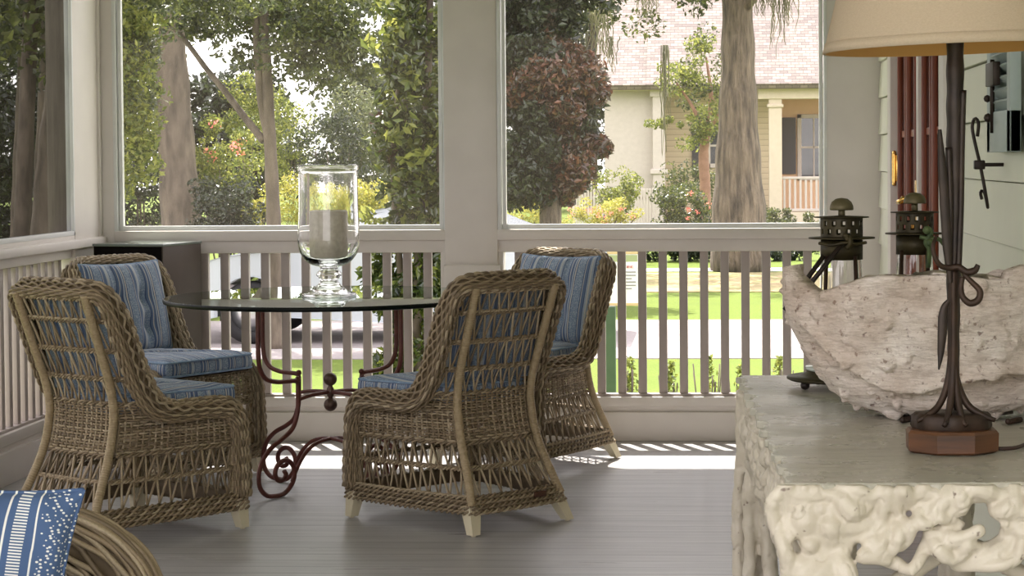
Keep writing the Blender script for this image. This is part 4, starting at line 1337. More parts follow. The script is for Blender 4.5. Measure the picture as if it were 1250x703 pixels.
MB().tube(np.stack([.10 * np.cos(th[::6]) - .0, .055 * np.sin(th[::6]), np.full(len(th[::6]), .006)], -1), .0055, 8, closed=True).build('ring', M['rust_iron'], st)

# ------------------------------------------------------------------ lanterns
def lantern(name, label, ax_px, base_py, tops, sc, extra):
    p = on_console(ax_px, base_py)
    t = thing(name, label, 'lantern', (p[0], p[1], CZ), 0, None)
    s = F / p[1]
    zt = lambda py: CAMZ - (py - 193) / s - CZ
    cap0, cap1, pl1, pl2, d2 = [zt(v) for v in tops]
    k = sc
    # footed base dish
    m = MB().lathe([(.0005, .016), (.125 * k, .018), (.131 * k, .021), (.131 * k, .025), (.10 * k, .027), (.085 * k, .034), (.084 * k, .040), (.0005, .040)], 48)
    m.build('base_dish', M['bronze'], t)
    for a in (3.6, 5.7, 1.5):
        MB().ball((.10 * k * math.cos(a), .10 * k * math.sin(a), .010), .0105, 12).build('ball_foot', M['black_iron'], t)
    MB().lathe([(.0005, .040), (.086 * k, .040), (.089 * k, .044), (.086 * k, .049), (.0005, .050)], 40).build('glass_base', M['pale_glass'], t)
    # glass chimney
    g = MB().lathe([(.050 * k, .041), (.052 * k, .06), (.055 * k, .12), (.046 * k, d2 + .01), (.0450 * k, d2 + .01), (.0540 * k, .12), (.0510 * k, .06), (.0490 * k, .041)], 40, closed=True)
    g.build('glass_chimney', M['glass'], t, split=35)
    # lower drum, flange plates, pierced upper drum
    r = .0500 * k
    MB().lathe([(r - .003, d2), (r, d2), (r, pl2 - .004), (r - .003, pl2 - .004)], 40, closed=True).build('lower_drum', M['bronze'], t)
    MB().lathe([(.0005, pl2 - .004), (.0785 * k, pl2 - .001), (.0785 * k, pl2 + .002), (.0005, pl2 + .004)], 48).build('lower_flange', M['bronze'], t)
    MB().lathe([(.0005, pl1 - .002), (.0645 * k, pl1 - .001), (.0645 * k, pl1 + .001), (.0005, pl1 + .004)], 48).build('upper_flange', M['bronze'], t)
    # pierced drum: wall with true holes
    za, zb2 = pl2 + .002, pl1 - .001
    pass
    m = MB(); na, nz = 104, 18
    aa = np.arange(na) * 2 * PI / na; zz = np.linspace(za, zb2, nz)
    idx = lambda i, j: j * na + i % na
    Vv = np.array([[r * math.cos(a), r * math.sin(a), z] for z in zz for a in aa])
    keep = []
    for j in range(nz - 1):
        for i in range(na):
            row = 0 if 3 <= j <= 6 else (1 if 10 <= j <= 13 else -1)
            if row >= 0 and ((i + row * 4) % 8) in (1, 2, 3): continue
            keep.append([idx(i, j), idx(i + 1, j), idx(i + 1, j + 1), idx(i, j + 1)])
    m.add(Vv, [np.array(keep)])
    o = m.build('pierced_drum', M['bronze'], t); md = o.modifiers.new('th', 'SOLIDIFY'); md.thickness = .003
    # stem and mushroom cap
    rc = .0265 * k / 1.0 * 1.0
    MB().tube([(0, 0, pl1), (0, 0, cap1 + .004)], .0075, 12).build('cap_stem', M['brass_dull'], t)
    m = MB().lathe([(.0005, cap1), (.025, cap1), (.0262, cap1 + .002), (.0255, cap1 + (cap0 - cap1) * .35), (.0215, cap1 + (cap0 - cap1) * .68), (.013, cap1 + (cap0 - cap1) * .92), (.0005, cap0)], 28)
    m.build('mushroom_cap', M['brass_dull'], t)
    for a in (.8, 2.3, 3.9, 5.3):
        MB().tube([(.066 * k * math.cos(a), .066 * k * math.sin(a), .03), (.052 * k * math.cos(a), .052 * k * math.sin(a), d2 + .01)], .0045, 8).build('post', M['rust_iron'], t)
    extra(t, p, s, k, pl1, pl2, d2)
    return t
def arms(t, p, s, k, pl1, pl2, d2):
    # two long dark tongs slung from the flange, leaning out to the side
    def q(px, py, dy):
        a = at(px, py, p[1] + dy); return a - A(p[0], p[1], CZ)
    for (a, b, dy, w) in (((1029, 296), (996, 338), -.075, .0055), ((1006, 312), (979, 349), -.07, .0055)):
        P = np.array([q(*a, dy), q(*b, dy)])
        P = np.vstack([P, P[1] + (P[1] - P[0]) * .8])
        MB().tube(P, w, 8).build('tong', M['black_iron'], t)
    m = MB()
    m.tube(catmull([q(1000, 297, -.06), q(1015, 299, -.08), q(1033, 296, -.085), q(1045, 298, -.08), q(1057, 296, -.06)], 20), .0036, 8, transport=True)
    m.tube(catmull([q(1030, 287, -.08), q(1036, 290, -.085), q(1038, 297, -.085), q(1034, 303, -.08)], 14), .006, 8, transport=True)
    m.ball(q(1035, 291, -.085), .007, 10)
    m.build('handle', M['bronze'], t)
def dragon(t, p, s, k, pl1, pl2, d2):
    def q(px, py, dy):
        a = at(px, py, p[1] + dy); return a - A(p[0], p[1], CZ)
    m = MB()
    m.tube(catmull([q(1128, 283, -.07), q(1133, 279, -.075), q(1137, 284, -.075), q(1133, 290, -.07), q(1130, 296, -.07), q(1134, 304, -.07), q(1134, 318, -.065), q(1133, 326, -.06)], 40), [.0055] * 40, 8, transport=True)
    m.tube(catmull([q(1123, 289, -.065), q(1133, 291, -.07), q(1146, 292, -.065), q(1152, 298, -.06)], 20), .005, 8, transport=True)
    m.ball(q(1132, 281, -.075), .010, 10).ball(q(1134, 296, -.07), .010, 10)
    m.build('vine_bracket', M['verdigris'], t)
lantern('candle_lantern', 'dark bronze lantern with mushroom cap and leaning black tongs, behind the clam shell', 1028, 473, (243, 258, 266.5, 292, 318), .93, arms)
lantern('candle_lantern', 'dark bronze lantern with a greenish vine bracket, in front of the red door', 1117, 462, (237, 250.5, 261, 287, 312), .86, dragon)

# ------------------------------------------------------------------ table lamp
lp = on_console(1162, 551)
LX, LY = lp[0], lp[1] 
lamp = thing('table_lamp', 'tall forged black iron lamp with cream drum shade, on an octagonal wood block', 'lamp', (LX, LY, CZ))
ls = F / LY
zl = lambda py: CAMZ - (py - 193 + .0) / ls - CZ
xl = lambda px: at(px, 300, LY)[0] - LX
def lp_(px, py, dy=0.0):
    return at(px, py, LY + dy) - A(LX, LY, CZ)
zt0 = .041
a8 = np.arange(8) * PI / 4 + PI / 8
def oct_(r, z, asp=1.0): return np.stack([r * np.cos(a8), asp * r * np.sin(a8), np.full(8, z)], -1)
V = np.array([oct_(.0765, .0015, .8), oct_(.0825, .005, .8), oct_(.0835, zt0 - .006, .8), oct_(.079, zt0 - .001, .8), oct_(.066, zt0, .8)])
m = MB().grid(V, wrap_v=True); m.add(V[0], [np.arange(8)[::-1][None]]); m.add(V[-1], [np.arange(8)[None]])
m.build('wood_base', M['darkwood'], lamp, smooth=False)
m = MB(); zp = .068
k40 = 40; aa = np.arange(k40) * 2 * PI / k40
def ring_(r, z, w): return np.stack([(r + w * np.sin(aa * 7) + .5 * w * np.sin(aa * 11 + 1)) * np.cos(aa), .75 * (r + w * np.sin(aa * 7)) * np.sin(aa), np.full(k40, z)], -1)
V = np.array([ring_(.064, zt0 - .003, .002), ring_(.068, zt0 + .004, .003), ring_(.066, zp - .005, .003), ring_(.060, zp, .003), ring_(.001, zp, 0)])
m.grid(V, wrap_v=True); m.build('iron_plinth', M['rust_iron'], lamp)
m = MB()
for i, (bx, by, dx) in enumerate(((1119, 514, -.3), (1215, 513, .3), (1152, 520, -.1), (1180, 520, .1), (1168, 505, .0))):
    dy = (-.03, -.03, -.055, -.05, .04)[i]
    tx = 1164 + (i - 2) * 1.2
    P = catmull([lp_(bx, by, dy), lp_(bx * .72 + tx * .28, by - 6, dy * .9), lp_(bx * .35 + tx * .65, 494, dy * .6), lp_(bx * .10 + tx * .9, 465, dy * .35), lp_(tx, 425, dy * .25), lp_(tx, 380, dy * .2), lp_(tx, 330, dy * .15)], 44)
    m.tube(P, np.interp(np.linspace(0, 1, 44), [0, .12, .3, 1], [.004, .0062, .0068, .0062]), 8, transport=True)
m.build('root_rods', M['rust_iron'], lamp)
m = MB()
P = catmull([lp_(1164, 440), lp_(1164, 350), lp_(1166, 250), lp_(1166, 160), lp_(1166, 60), lp_(1166, 10)], 80)
m.tube(P, np.interp(np.linspace(0, 1, 80), [0, .3, .6, 1], [.010, .013, .0150, .0150]) * (1 + .05 * np.sin(np.arange(80) * .8)), 10, transport=True)
m.tube(catmull([lp_(1170, 330, -.012), lp_(1173, 250, -.012), lp_(1174, 180, -.01), lp_(1176, 110, -.01)], 40), [.0055] * 40, 8, transport=True)
m.tube(catmull([lp_(1159, 330, -.012), lp_(1160, 250, -.015), lp_(1158, 180, -.012)], 30), [.006] * 30, 8, transport=True)
m.build('stem', M['black_iron'], lamp)
def blade(name, pts, wid, th_=.0035):
    P = catmull(pts, 40); w = np.interp(np.linspace(0, 1, 40), np.linspace(0, 1, len(wid)), wid)
    T = nrm(np.gradient(P, axis=0)); S_ = nrm(np.cross(T, np.broadcast_to(A(0, -1, 0), T.shape)))
    a = np.arange(10) * 2 * PI / 10
    V = P[:, None] + (w[:, None] * np.cos(a))[..., None] * S_[:, None] + (th_ * np.sin(a))[None, :, None] * A(0, 1, 0)
    m = MB().grid(V, wrap_v=True); m.add(V[0], [np.arange(10)[::-1][None]]); m.add(V[-1], [np.arange(10)[None]])
    m.build(name, M['black_iron'], lamp)
blade('leaf_blade', [lp_(1147, 158, -.025), lp_(1150, 200, -.022), lp_(1154, 260, -.02), lp_(1157, 310, -.018), lp_(1160, 345, -.015)], [.0035, .0075, .009, .0085, .004])
blade('leaf_blade', [lp_(1158, 367, -.022), lp_(1152, 378, -.024), lp_(1150, 410, -.026), lp_(1148, 435, -.026), lp_(1146, 451, -.026)], [.004, .0085, .008, .006, .0015])
m = MB()
m.tube(catmull([lp_(1143, 288, -.02), lp_(1139, 300, -.03), lp_(1141, 313, -.03), lp_(1148, 324, -.025), lp_(1158, 327, -.02), lp_(1170, 326, -.02), lp_(1180, 332, -.022), lp_(1190, 330, -.022), lp_(1194, 323, -.022)], 60), np.interp(np.linspace(0, 1, 60), [0, .5, .9, 1], [.003, .005, .0065, .004]), 8, transport=True)
m.tube(catmull([lp_(1176, 334, -.02), lp_(1186, 344, -.025), lp_(1196, 355, -.028), lp_(1194, 366, -.028), lp_(1184, 370, -.028), lp_(1175, 362, -.025), lp_(1173, 350, -.02), lp_(1175, 338, -.02)], 60), np.interp(np.linspace(0, 1, 60), [0, .5, 1], [.004, .0065, .0045]), 8, transport=True)
m.build('curled_tendril', M['rust_iron'], lamp)
cord = MB().tube(catmull([lp_(1217, 546, .0), lp_(1228, 543, .0), lp_(1243, 536, .02), lp_(1270, 520, .12), lp_(1320, 505, .2)], 40) * A(1, 1, 0) + A(0, 0, .005), .0035, 8, transport=True)
cord.build('power_cord', M['cord'], lamp)
# shade, slightly askew as in the photograph
zb_ = zl(67) + .004; RB, RT, HS = .219, .140, .30
tilt = Matrix.Rotation(math.radians(-1.6), 4, 'Y')
def sh_(prof, k=96):
    return MB().lathe(prof, k)
n_ = 14
prof = [(RB + (RT - RB) * t, HS * t) for t in np.linspace(0, 1, n_)]
inn_ = [(r - .0035, z) for r, z in prof[::-1]]
o = MB().lathe(prof + inn_, 96, closed=True).build('lamp_shade', M['shade'], lamp)
o.location = (0, 0, zb_); o.rotation_euler = tilt.to_euler()
r_ = MB().lathe([(RB + .0015, 0), (RB + .0015 + (RT - RB) * .06, HS * .06), (RB - .0005 + (RT - RB) * .06, HS * .06), (RB - .004, 0)], 96, closed=True).build('shade_trim', M['shade'], o)
MB().lathe([(RB - .0045 + (RT - RB) * t, HS * t) for t in (0.0, 1.0)][::1] + [(RT - .006, HS), (RB - .006, .0)], 96, closed=True).build('shade_lining', M['shade_in'], o)
MB().tube([(0, 0, zb_ - .02), (0, 0, zb_ + .20)], .006, 8).lathe([(.0005, zb_ + .02), (.016, zb_ + .02), (.018, zb_ + .07), (.0005, zb_ + .07)], 16).build('socket', M['brass'], lamp)
m = MB()
for a in (0, 2.09, 4.19):
    m.tube([(0, 0, zb_ + HS - .03), ((RT - .003) * math.cos(a), (RT - .003) * math.sin(a), zb_ + HS - .01)], .0022, 6)
m.tube([(0, 0, zb_ + .19), (0, 0, zb_ + HS)], .003, 6).ball((0, 0, zb_ + HS + .01), .011, 10)
m.build('shade_spider', M['brass'], lamp)
# ------------------------------------------------------------------ outdoors
GZ = -.60
def gmat(name, c1, c2, c3, scale=1.2, fine=30, rough=.9, bump=.5):
    t = NT(name); b = t.bsdf(Roughness=rough); b.inputs['Specular IOR Level'].default_value = .2
    co = t.obj((1, 1, 1))
    c = t.ramp(t.noise(fine, 4, .7, co), [(.3, c1), (.7, c2)])
    c = t.mix(t.ramp(t.noise(scale, 4, .6, co), [(.45, (0, 0, 0, 1)), (.65, (.8, .8, .8, 1))]), c, c3)
    t.l(c, b.inputs['Base Color']); t.bump(b, t.noise(fine, 4, .7, co), bump, .03)
    return t.m
M['lawn'] = gmat('lawn', srgb(66, 84, 26), srgb(104, 118, 42), srgb(82, 98, 34))
M['mulch'] = gmat('leaf_litter', srgb(112, 96, 70), srgb(176, 160, 122), srgb(120, 126, 74), 2.5, 14)
M['road'] = gmat('road', srgb(140, 132, 130), srgb(166, 157, 154), srgb(124, 117, 116), .5, 40, .8, .1)
M['walk'] = gmat('concrete', srgb(190, 186, 180), srgb(214, 210, 204), srgb(182, 178, 172), 1, 40, .8, .1)
M['bark'] = plain('bark', srgb(56, 50, 43), srgb(130, 117, 100), .9, 9, bump=1.0, bscale=18, dist=.12, stretch=(1.4, 1.4, .22))
M['bark2'] = plain('pale_bark', srgb(62, 54, 46), srgb(108, 97, 84), .85, 9, bump=.6, bscale=12, dist=.03, stretch=(1, 1, .3))
M['bark_red'] = plain('smooth_red_bark', srgb(120, 86, 68), srgb(146, 110, 88), .7, 6)
L_ = lambda *c: [(i / (len(c) - 1), srgb(*q)) for i, q in enumerate(c)]
M['leaf_oak'] = leafmat('oak_leaf', L_((35, 47, 26), (58, 69, 34), (88, 96, 45), (48, 61, 31)))
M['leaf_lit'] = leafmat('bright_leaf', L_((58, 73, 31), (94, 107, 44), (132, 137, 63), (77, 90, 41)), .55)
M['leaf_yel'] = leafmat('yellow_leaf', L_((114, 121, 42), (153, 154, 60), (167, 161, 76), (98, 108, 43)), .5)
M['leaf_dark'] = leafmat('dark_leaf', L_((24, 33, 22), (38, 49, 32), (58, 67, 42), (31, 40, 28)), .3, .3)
M['leaf_far'] = leafmat('far_leaf', L_((55, 65, 44), (78, 87, 57), (105, 109, 75), (65, 74, 51)), .45)
M['leaf_mag'] = leafmat('magnolia_leaf', L_((53, 37, 27), (92, 58, 40), (59, 63, 42), (117, 78, 55), (42, 51, 38), (80, 54, 39)), .3, .3)
M['leaf_cam'] = leafmat('glossy_leaf', L_((29, 41, 20), (60, 75, 33), (45, 58, 27), (108, 117, 51), (51, 63, 32)), .35, .22)
M['flower'] = leafmat('pink_flower', L_((226, 120, 104), (240, 160, 130)), .4)
M['moss'] = leafmat('spanish_moss', L_((110, 112, 88), (146, 146, 116), (128, 126, 98)), .5, .9)

def leaves(m, c, rad, n, size, shell=.35, asp=.5, down=0.0, rng=RNG):
    d = nrm(rng.normal(size=(n, 3)))
    r = shell + (1 - shell) * rng.random(n) ** .5
    P = np.array(c) + d * np.array(rad) * r[:, None]
    leafquads(m, P, size, asp, rng, down)
def leafquads(m, P, size, asp=.5, rng=RNG, down=0.0):
    n = len(P)
    a = nrm(rng.normal(size=(n, 3)) + A(0, 0, -down)); b = nrm(np.cross(a, rng.normal(size=(n, 3))))
    s = size * (.6 + .8 * rng.random(n))[:, None]
    nn = np.cross(a, b)
    V = np.stack([P - a * s * .5, P + b * s * asp * .5 + nn * s * .08, P + a * s * .5, P - b * s * asp * .5 + nn * s * .08], 1).reshape(-1, 3)
    m.add(V, [np.arange(n * 4).reshape(-1, 4)])
def clumps(m, c, rad, k, sub, n, size, rng=RNG, **kw):
    """k clumps of leaves on an ellipsoid crown"""
    d = nrm(rng.normal(size=(k, 3))); r = .35 + .65 * rng.random(k) ** .6
    for q in np.array(c) + d * np.array(rad) * r[:, None]:
        leaves(m, q, np.array([sub, sub, sub * .8]) * (.7 + .6 * rng.random()), n, size, rng=rng, **kw)
def trunk(m, pts, rs, k=14):
    P = catmull(pts, 50); r = np.interp(np.linspace(0, 1, 50), np.linspace(0, 1, len(rs)), rs)
    m.tube(P, r * (1 + .04 * np.sin(np.arange(50) * 1.3)), k, transport=True)
def plant(name, label, cat, loc, group=None):
    return thing(name, label, cat, loc, 0, group)
def tree(name, label, cat, Y, stems, fol, bark='bark', group=None):
    """stems: lists of (px,py) + radii ; fol: list of (mat,[ (px,py,dy,rx,ry,rz,k,sub,n,size) ])"""
    b = at(stems[0][0][0][0], stems[0][0][0][1], Y)
    t = plant(name, label, cat, (b[0], Y, GZ), group)
    o = A(b[0], Y, GZ)
    for i, (P, rs) in enumerate(stems):
        m = MB()
        pts = [at(p[0], p[1], Y + (p[2] if len(p) > 2 else 0)) - o for p in P]
        if i == 0:
            pts = [A(pts[0][0], pts[0][1], -.02)] + pts
            rs = [rs[0] * 1.15] + list(rs)
        trunk(m, pts, rs)
        m.build('trunk' if i == 0 else 'branch', M[bark], t)
    for mat, L in fol:
        m = MB()
        for (px, py, dy, rx, ry, rz, k, sub, n, size) in L:
            clumps(m, at(px, py, Y + dy) - o, (rx, ry, rz), k, sub, n, size)
        m.build('foliage', M[mat], t, smooth=False)
    return t

# ground
def slab(name, mat, x0, x1, y0, y1, z, kind='structure', label=None, cat=None):
    o = MB().span(x0, x1, y0, y1, z - .02, z).build(name, mat, smooth=False)
    tag(o, label, cat, None, kind); return o
slab('ground', M['lawn'], -60, 50, -20, 120, GZ)
slab('street', M['road'], -60, 50, 19.4, 24.0, GZ + .01)
slab('front_walk', M['walk'], -60, 50, 15.2, 16.35, GZ + .012)
slab('mulch_bed', M['mulch'], -3.5, 9, 29.0, 33.8, GZ + .012)
slab('far_walk', M['walk'], -60, 50, 34.3, 35.2, GZ + .012)
MB().span(XL - .4, XR + .4, -1.5, YB + .16, GZ, -.125).build('porch_base', M['paint'], smooth=False)['kind'] = 'structure'

# neighbour's house
HY = 58.0
def hp(px, py, Y=HY): return at(px, py, Y)
t_sid = NT('clapboard'); b_ = t_sid.bsdf(Roughness=.6)
sp_ = t_sid.n('ShaderNodeSeparateXYZ'); t_sid.l(t_sid.obj(), sp_.inputs[0])
fr_ = t_sid.math('FRACT', t_sid.math('DIVIDE', sp_.outputs[2], .16))
t_sid.l(t_sid.ramp(fr_, [(0, srgb(120, 112, 92)), (.12, srgb(190, 172, 146)), (1, srgb(198, 180, 152))]), b_.inputs['Base Color'])
M['clap'] = t_sid.m; t_sid.bump(b_, fr_, .5, .03)
M['hwhite'] = plain('house_white', srgb(178, 168, 160), srgb(186, 176, 168), .6)
M['htrim'] = plain('house_trim', srgb(186, 172, 152), srgb(194, 180, 160), .5)
M['peach'] = plain('porch_wall', srgb(206, 168, 134), srgb(212, 174, 140), .6)
M['hshutter'] = plain('dark_shutter', srgb(52, 50, 56), srgb(62, 60, 66), .6)
M['hglass'] = plain('house_window_glass', srgb(40, 44, 52), srgb(66, 70, 78), .08, 3, spec=.8)
def shingle():
    t = NT('shingles'); b = t.bsdf(Roughness=.85)
    br = t.n('ShaderNodeTexBrick'); br.inputs['Scale'].default_value = 1
    br.inputs['Brick Width'].default_value = .22; br.inputs['Row Height'].default_value = .085; br.inputs['Mortar Size'].default_value = .008
    br.inputs['Color1'].default_value = srgb(138, 124, 116); br.inputs['Color2'].default_value = srgb(100, 90, 86); br.inputs['Mortar'].default_value = srgb(80, 70, 68)
    tc = t.n('ShaderNodeTexCoord'); mp = t.n('ShaderNodeMapping'); mp.inputs['Rotation'].default_value = (PI / 2, 0, 0)
    t.l(tc.outputs['Object'], mp.inputs[0]); t.l(mp.outputs[0], br.inputs[0])
    t.l(br.outputs[0], b.inputs['Base Color']); return t.m
M['shingle'] = shingle()
h0 = hp(800, 275)
hs_ = thing('neighbour_house', 'cream clapboard house with grey shingle roof across the road', 'house', (h0[0], HY, GZ))
O_ = A(h0[0], HY, GZ)
def hx(px): return hp(px, 160)[0] - O_[0]
def hz(py): return hp(870, py)[2] - GZ
eave = hz(106)
MB().span(hx(738), hx(803), 0, 6, 0, eave).build('wall', M['hwhite'], hs_, smooth=False)
MB().span(hx(796), hx(945), 1.2, 8, 0, eave).build('wall', M['clap'], hs_, smooth=False)
MB().span(hx(944), hx(1300), 2.6, 8, 0, eave).build('wall', M['peach'], hs_, smooth=False)
m = MB().bbox(hx(797), hx(812), -.35, 0.0, 0, eave, .02); m.bbox(hx(794), hx(815), -.4, .05, hz(212), hz(206), .02).bbox(hx(794), hx(815), -.4, .05, hz(118), eave, .02)
m.build('column', M['hwhite'], hs_, smooth=False)
m = MB().bbox(hx(938), hx(954), -.35, 0.0, 0, hz(118), .02).bbox(hx(936), hx(956), -.4, .05, hz(132), hz(128), .02)
m.build('column', M['htrim'], hs_, smooth=False)
MB().bbox(hx(925), hx(1300), -.4, .1, hz(122), eave, .02).build('porch_beam', M['htrim'], hs_, smooth=False)
MB().bbox(hx(728), hx(812), -.6, -.3, eave - .1, eave + .08, .02).build('eave', M['htrim'], hs_, smooth=False)
MB().bbox(hx(808), hx(1300), -.7, -.4, eave - .08, eave + .1, .02).build('eave', M['htrim'], hs_, smooth=False)
def roofpart(x0, x1, y0, y1, z0, z1):
    V = [(x0, y0, z0), (x1, y0, z0), (x1, y1, z1), (x0, y1, z1)]; V2 = [(x, y + .1, z - .14) for x, y, z in V]
    return MB().add(V + V2, [np.array([[0, 1, 2, 3], [7, 6, 5, 4], [0, 4, 5, 1], [1, 5, 6, 2], [2, 6, 7, 3], [3, 7, 4, 0]])])
roofpart(hx(727), hx(812), -.7, 4.5, eave + .05, eave + 3.6).build('roof', M['shingle'], hs_, smooth=False)
roofpart(hx(790), hx(1320), -.8, 7.5, eave + .05, eave + 6.4).build('roof', M['shingle'], hs_, smooth=False)
# porch railing of the house
m0 = None
MB().bbox(hx(952), hx(1100), -.25, -.17, hz(219), hz(216), .01).bbox(hx(952), hx(1100), -.25, -.17, hz(258), hz(255), .01).build('hand_rail', M['hwhite'], hs_, smooth=False)
for i in range(30):
    if m0 is None:
        o = m0 = MB().bbox(-.03, .03, -.23, -.19, hz(257), hz(217), .005).build('rail_baluster', M['hwhite'], hs_, smooth=False)
    else:
        o = m0.copy(); C.objects.link(o)
        o.parent = hs_
    o.location = (hx(957) + i * .15, 0, 0)
MB().span(hx(944), hx(1300), -.3, 2.6, 0, hz(259)).build('porch_floor', M['htrim'], hs_, smooth=False)
# windows and shutters
def hwin(p0, p1, q0, q1, y):
    k = MB(); x0, x1, z0, z1 = hx(p0), hx(p1), hz(q1), hz(q0)
    k.bbox(x0, x0 + .12, y - .08, y, z0, z1, .01).bbox(x1 - .12, x1, y - .08, y, z0, z1, .01).bbox(x0, x1, y - .08, y, z1 - .12, z1, .01).bbox(x0, x1, y - .08, y, z0, z0 + .12, .01)
    k.bbox(x0 + .1, x1 - .1, y - .07, y, (z0 + z1) / 2 - .03, (z0 + z1) / 2 + .03, .005).bbox((x0 + x1) / 2 - .02, (x0 + x1) / 2 + .02, y - .07, y, z0, z1, .005)
    w_ = k.build('window', M['hwhite'], hs_, smooth=False)
    MB().span(x0 + .1, x1 - .1, y - .03, y - .02, z0 + .1, z1 - .1).build('pane', M['hglass'], w_, smooth=False)
hwin(862, 893, 150, 205, 1.2)
hwin(978, 1020, 138, 222, 2.6)
for (p0, p1, q0, q1, y) in ((844, 861, 150, 206, 1.2), (958, 976, 142, 214, 2.6), (1022, 1040, 142, 214, 2.6)):
    k = MB().bbox(hx(p0), hx(p1), y - .09, y, hz(q1), hz(q0), .01)
    for j in range(14):
        z = hz(q1) + .1 + j * (hz(q0) - hz(q1) - .2) / 14
        k.box(((hx(p0) + hx(p1)) / 2, y - .10, z), (abs(hx(p1) - hx(p0)) - .1, .03, .05))
    k.build('house_shutter', M['hshutter'], hs_, smooth=False)

# big lawn tree with moss
t = tree('lawn_tree', 'large rough-barked tree standing on the lawn before the cream house', 'tree', 34.5,
     [([(904, 325), (903, 300), (902, 260), (901, 180), (901, 80), (900, -10), (899, -160), (892, -330)], [.44, .35, .29, .255, .24, .23, .20, .15]),
      ([(896, -40), (850, -150, -.5), (760, -260, -1.5)], [.15, .12, .08]), ([(899, 30), (940, -40, -.5), (990, -130, -1.2), (1060, -190, -2)], [.08, .09, .07, .05])],
     [('leaf_oak', [(800, -120, -1, 5, 3, 1.6, 60, .55, 260, .11), (960, -210, 0, 4.5, 3, 2.0, 50, .6, 260, .11), (760, 0, -1, 1.6, 1.2, .55, 10, .32, 150, .09), (700, 20, -1, 1.2, 1.0, .8, 9, .3, 150, .09)])])
def moss(label, Y, spots):
    o = plant('spanish_moss', label, 'moss', tuple(at(spots[0][0], spots[0][1], Y)))
    b = at(spots[0][0], spots[0][1], Y); m = MB()
    for (px, py, L, w) in spots:
        p = at(px, py, Y) - b
        for i in range(15):
            q = p + A(RNG.normal() * w, RNG.normal() * w, 0); n = 12
            l = L * (.5 + .6 * RNG.random())
            z = np.linspace(0, -l, n)
            P = np.stack([q[0] * np.linspace(1, 1, n) + np.cumsum(RNG.normal(0, .012, n)) + w * .2 * np.sin(z * 9 + i), q[1] + np.cumsum(RNG.normal(0, .012, n)), q[2] + z], 1)
            m.tube(P, np.linspace(.011, .004, n), 3)
    m.build('strands', M['moss'], o); o['kind'] = 'stuff'
moss('grey Spanish moss hanging beside the large trunk on the lawn', 33.8, [(952, -12, 1.1, .07), (962, -14, .7, .05), (940, -15, .5, .06), (925, -10, .4, .05)])
moss('grey Spanish moss hanging over the cream house roof and white column', 30, [(812, 55, 1.5, .02), (735, 10, .9, .10), (712, 15, .7, .1), (790, -8, .4, .1), (745, 45, .5, .06)])
tree('flowering_tree', 'small tree with a slim reddish stem and feathery leaves before the house', 'tree', 46,
     [([(861, 290), (861, 235), (859, 190), (862, 165)], [.13, .12, .12, .09]), ([(862, 165), (845, 130), (825, 100)], [.06, .04, .02]), ([(862, 165), (868, 120), (862, 70)], [.06, .05, .02]), ([(862, 165), (884, 130), (900, 110)], [.05, .04, .02])],
     [('leaf_lit', [(858, 118, 0, .85, .8, 1.3, 34, .26, 90, .085), (830, 95, 0, .7, .6, .35, 12, .2, 70, .085), (815, 150, 0, .5, .4, .12, 7, .13, 50, .085)]), ('leaf_oak', [(868, 105, .2, .8, .7, 1.3, 24, .26, 90, .085)])], 'bark_red')
# magnolia
tree('magnolia_tree', 'dense magnolia with rust-brown and dark green leaves beside the middle post', 'tree', 27,
     [([(672, 290), (672, 200), (672, 60), (672, -120)], [.14, .12, .09, .04])],
     [('leaf_mag', [(676, 110, 0, .62, .8, .8, 50, .24, 230, .10), (690, 190, 0, .38, .5, .55, 24, .2, 210, .10), (735, 182, -.2, .14, .15, .14, 4, .1, 60, .12)]),
      ('leaf_dark', [(662, 150, .2, .6, .8, 1.2, 80, .24, 230, .10), (650, 60, .2, .62, .7, .7, 40, .24, 210, .10), (640, 215, 0, .4, .6, .5, 30, .2, 190, .09), (665, -20, .2, .9, .8, .7, 40, .26, 120, .13)])])
# shrubs beyond the road
def shrub(label, mat, Y, px, py, rx, ry, rz, k, size, n=90, name='garden_shrub', extra=None, group='garden shrubs across the road'):
    c = at(px, py, Y); t = plant(name, label, 'shrub', (c[0], Y, GZ), group)
    m = MB(); clumps(m, (0, 0, c[2] - GZ), (rx, ry, rz), k, min(rx, rz) * .38, n, size)
    m.build('foliage', M[mat], t, smooth=False)
    if extra:
        m = MB(); clumps(m, (0, -ry * .3, c[2] - GZ + extra[1]), (rx, ry, rz * .6), extra[2], .08, 14, size * .8); m.build('blossom', M[extra[0]], t, smooth=False)
    st_ = MB()
    for i in range(5):
        st_.tube([(RNG.normal() * .08, RNG.normal() * .08, 0), (RNG.normal() * rx * .4, RNG.normal() * ry * .3, max(.15, c[2] - GZ))], .012, 5)
    st_.build('stem', M['bark2'], t)
    return t
shrub('bright yellow-green azalea at the foot of the magnolia', 'leaf_yel', 38, 640, 262, .42, .5, .42, 26, .05)
shrub('yellow azalea with coral blossoms below the white gate', 'leaf_yel', 37, 735, 262, .72, .5, .30, 34, .05, extra=('flower', .02, 16))
shrub('light green rounded bush before the white house wing', 'leaf_lit', 41, 752, 232, .50, .5, .42, 30, .06)
shrub('rounded gardenia with pale flowers left of the large lawn tree trunk'.replace('left of', 'next to'), 'leaf_cam', 38, 835, 256, .58, .5, .55, 44, .07, extra=('flower', .1, 5))
shrub('dark low bush behind the large lawn tree trunk', 'leaf_oak', 44, 925, 276, .6, .5, .5, 34, .07)
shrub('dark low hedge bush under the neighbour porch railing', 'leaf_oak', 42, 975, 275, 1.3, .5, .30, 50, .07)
shrub('dark low hedge bush under the yellow azaleas', 'leaf_dark', 37.6, 700, 303, 1.9, .4, .34, 100, .07)
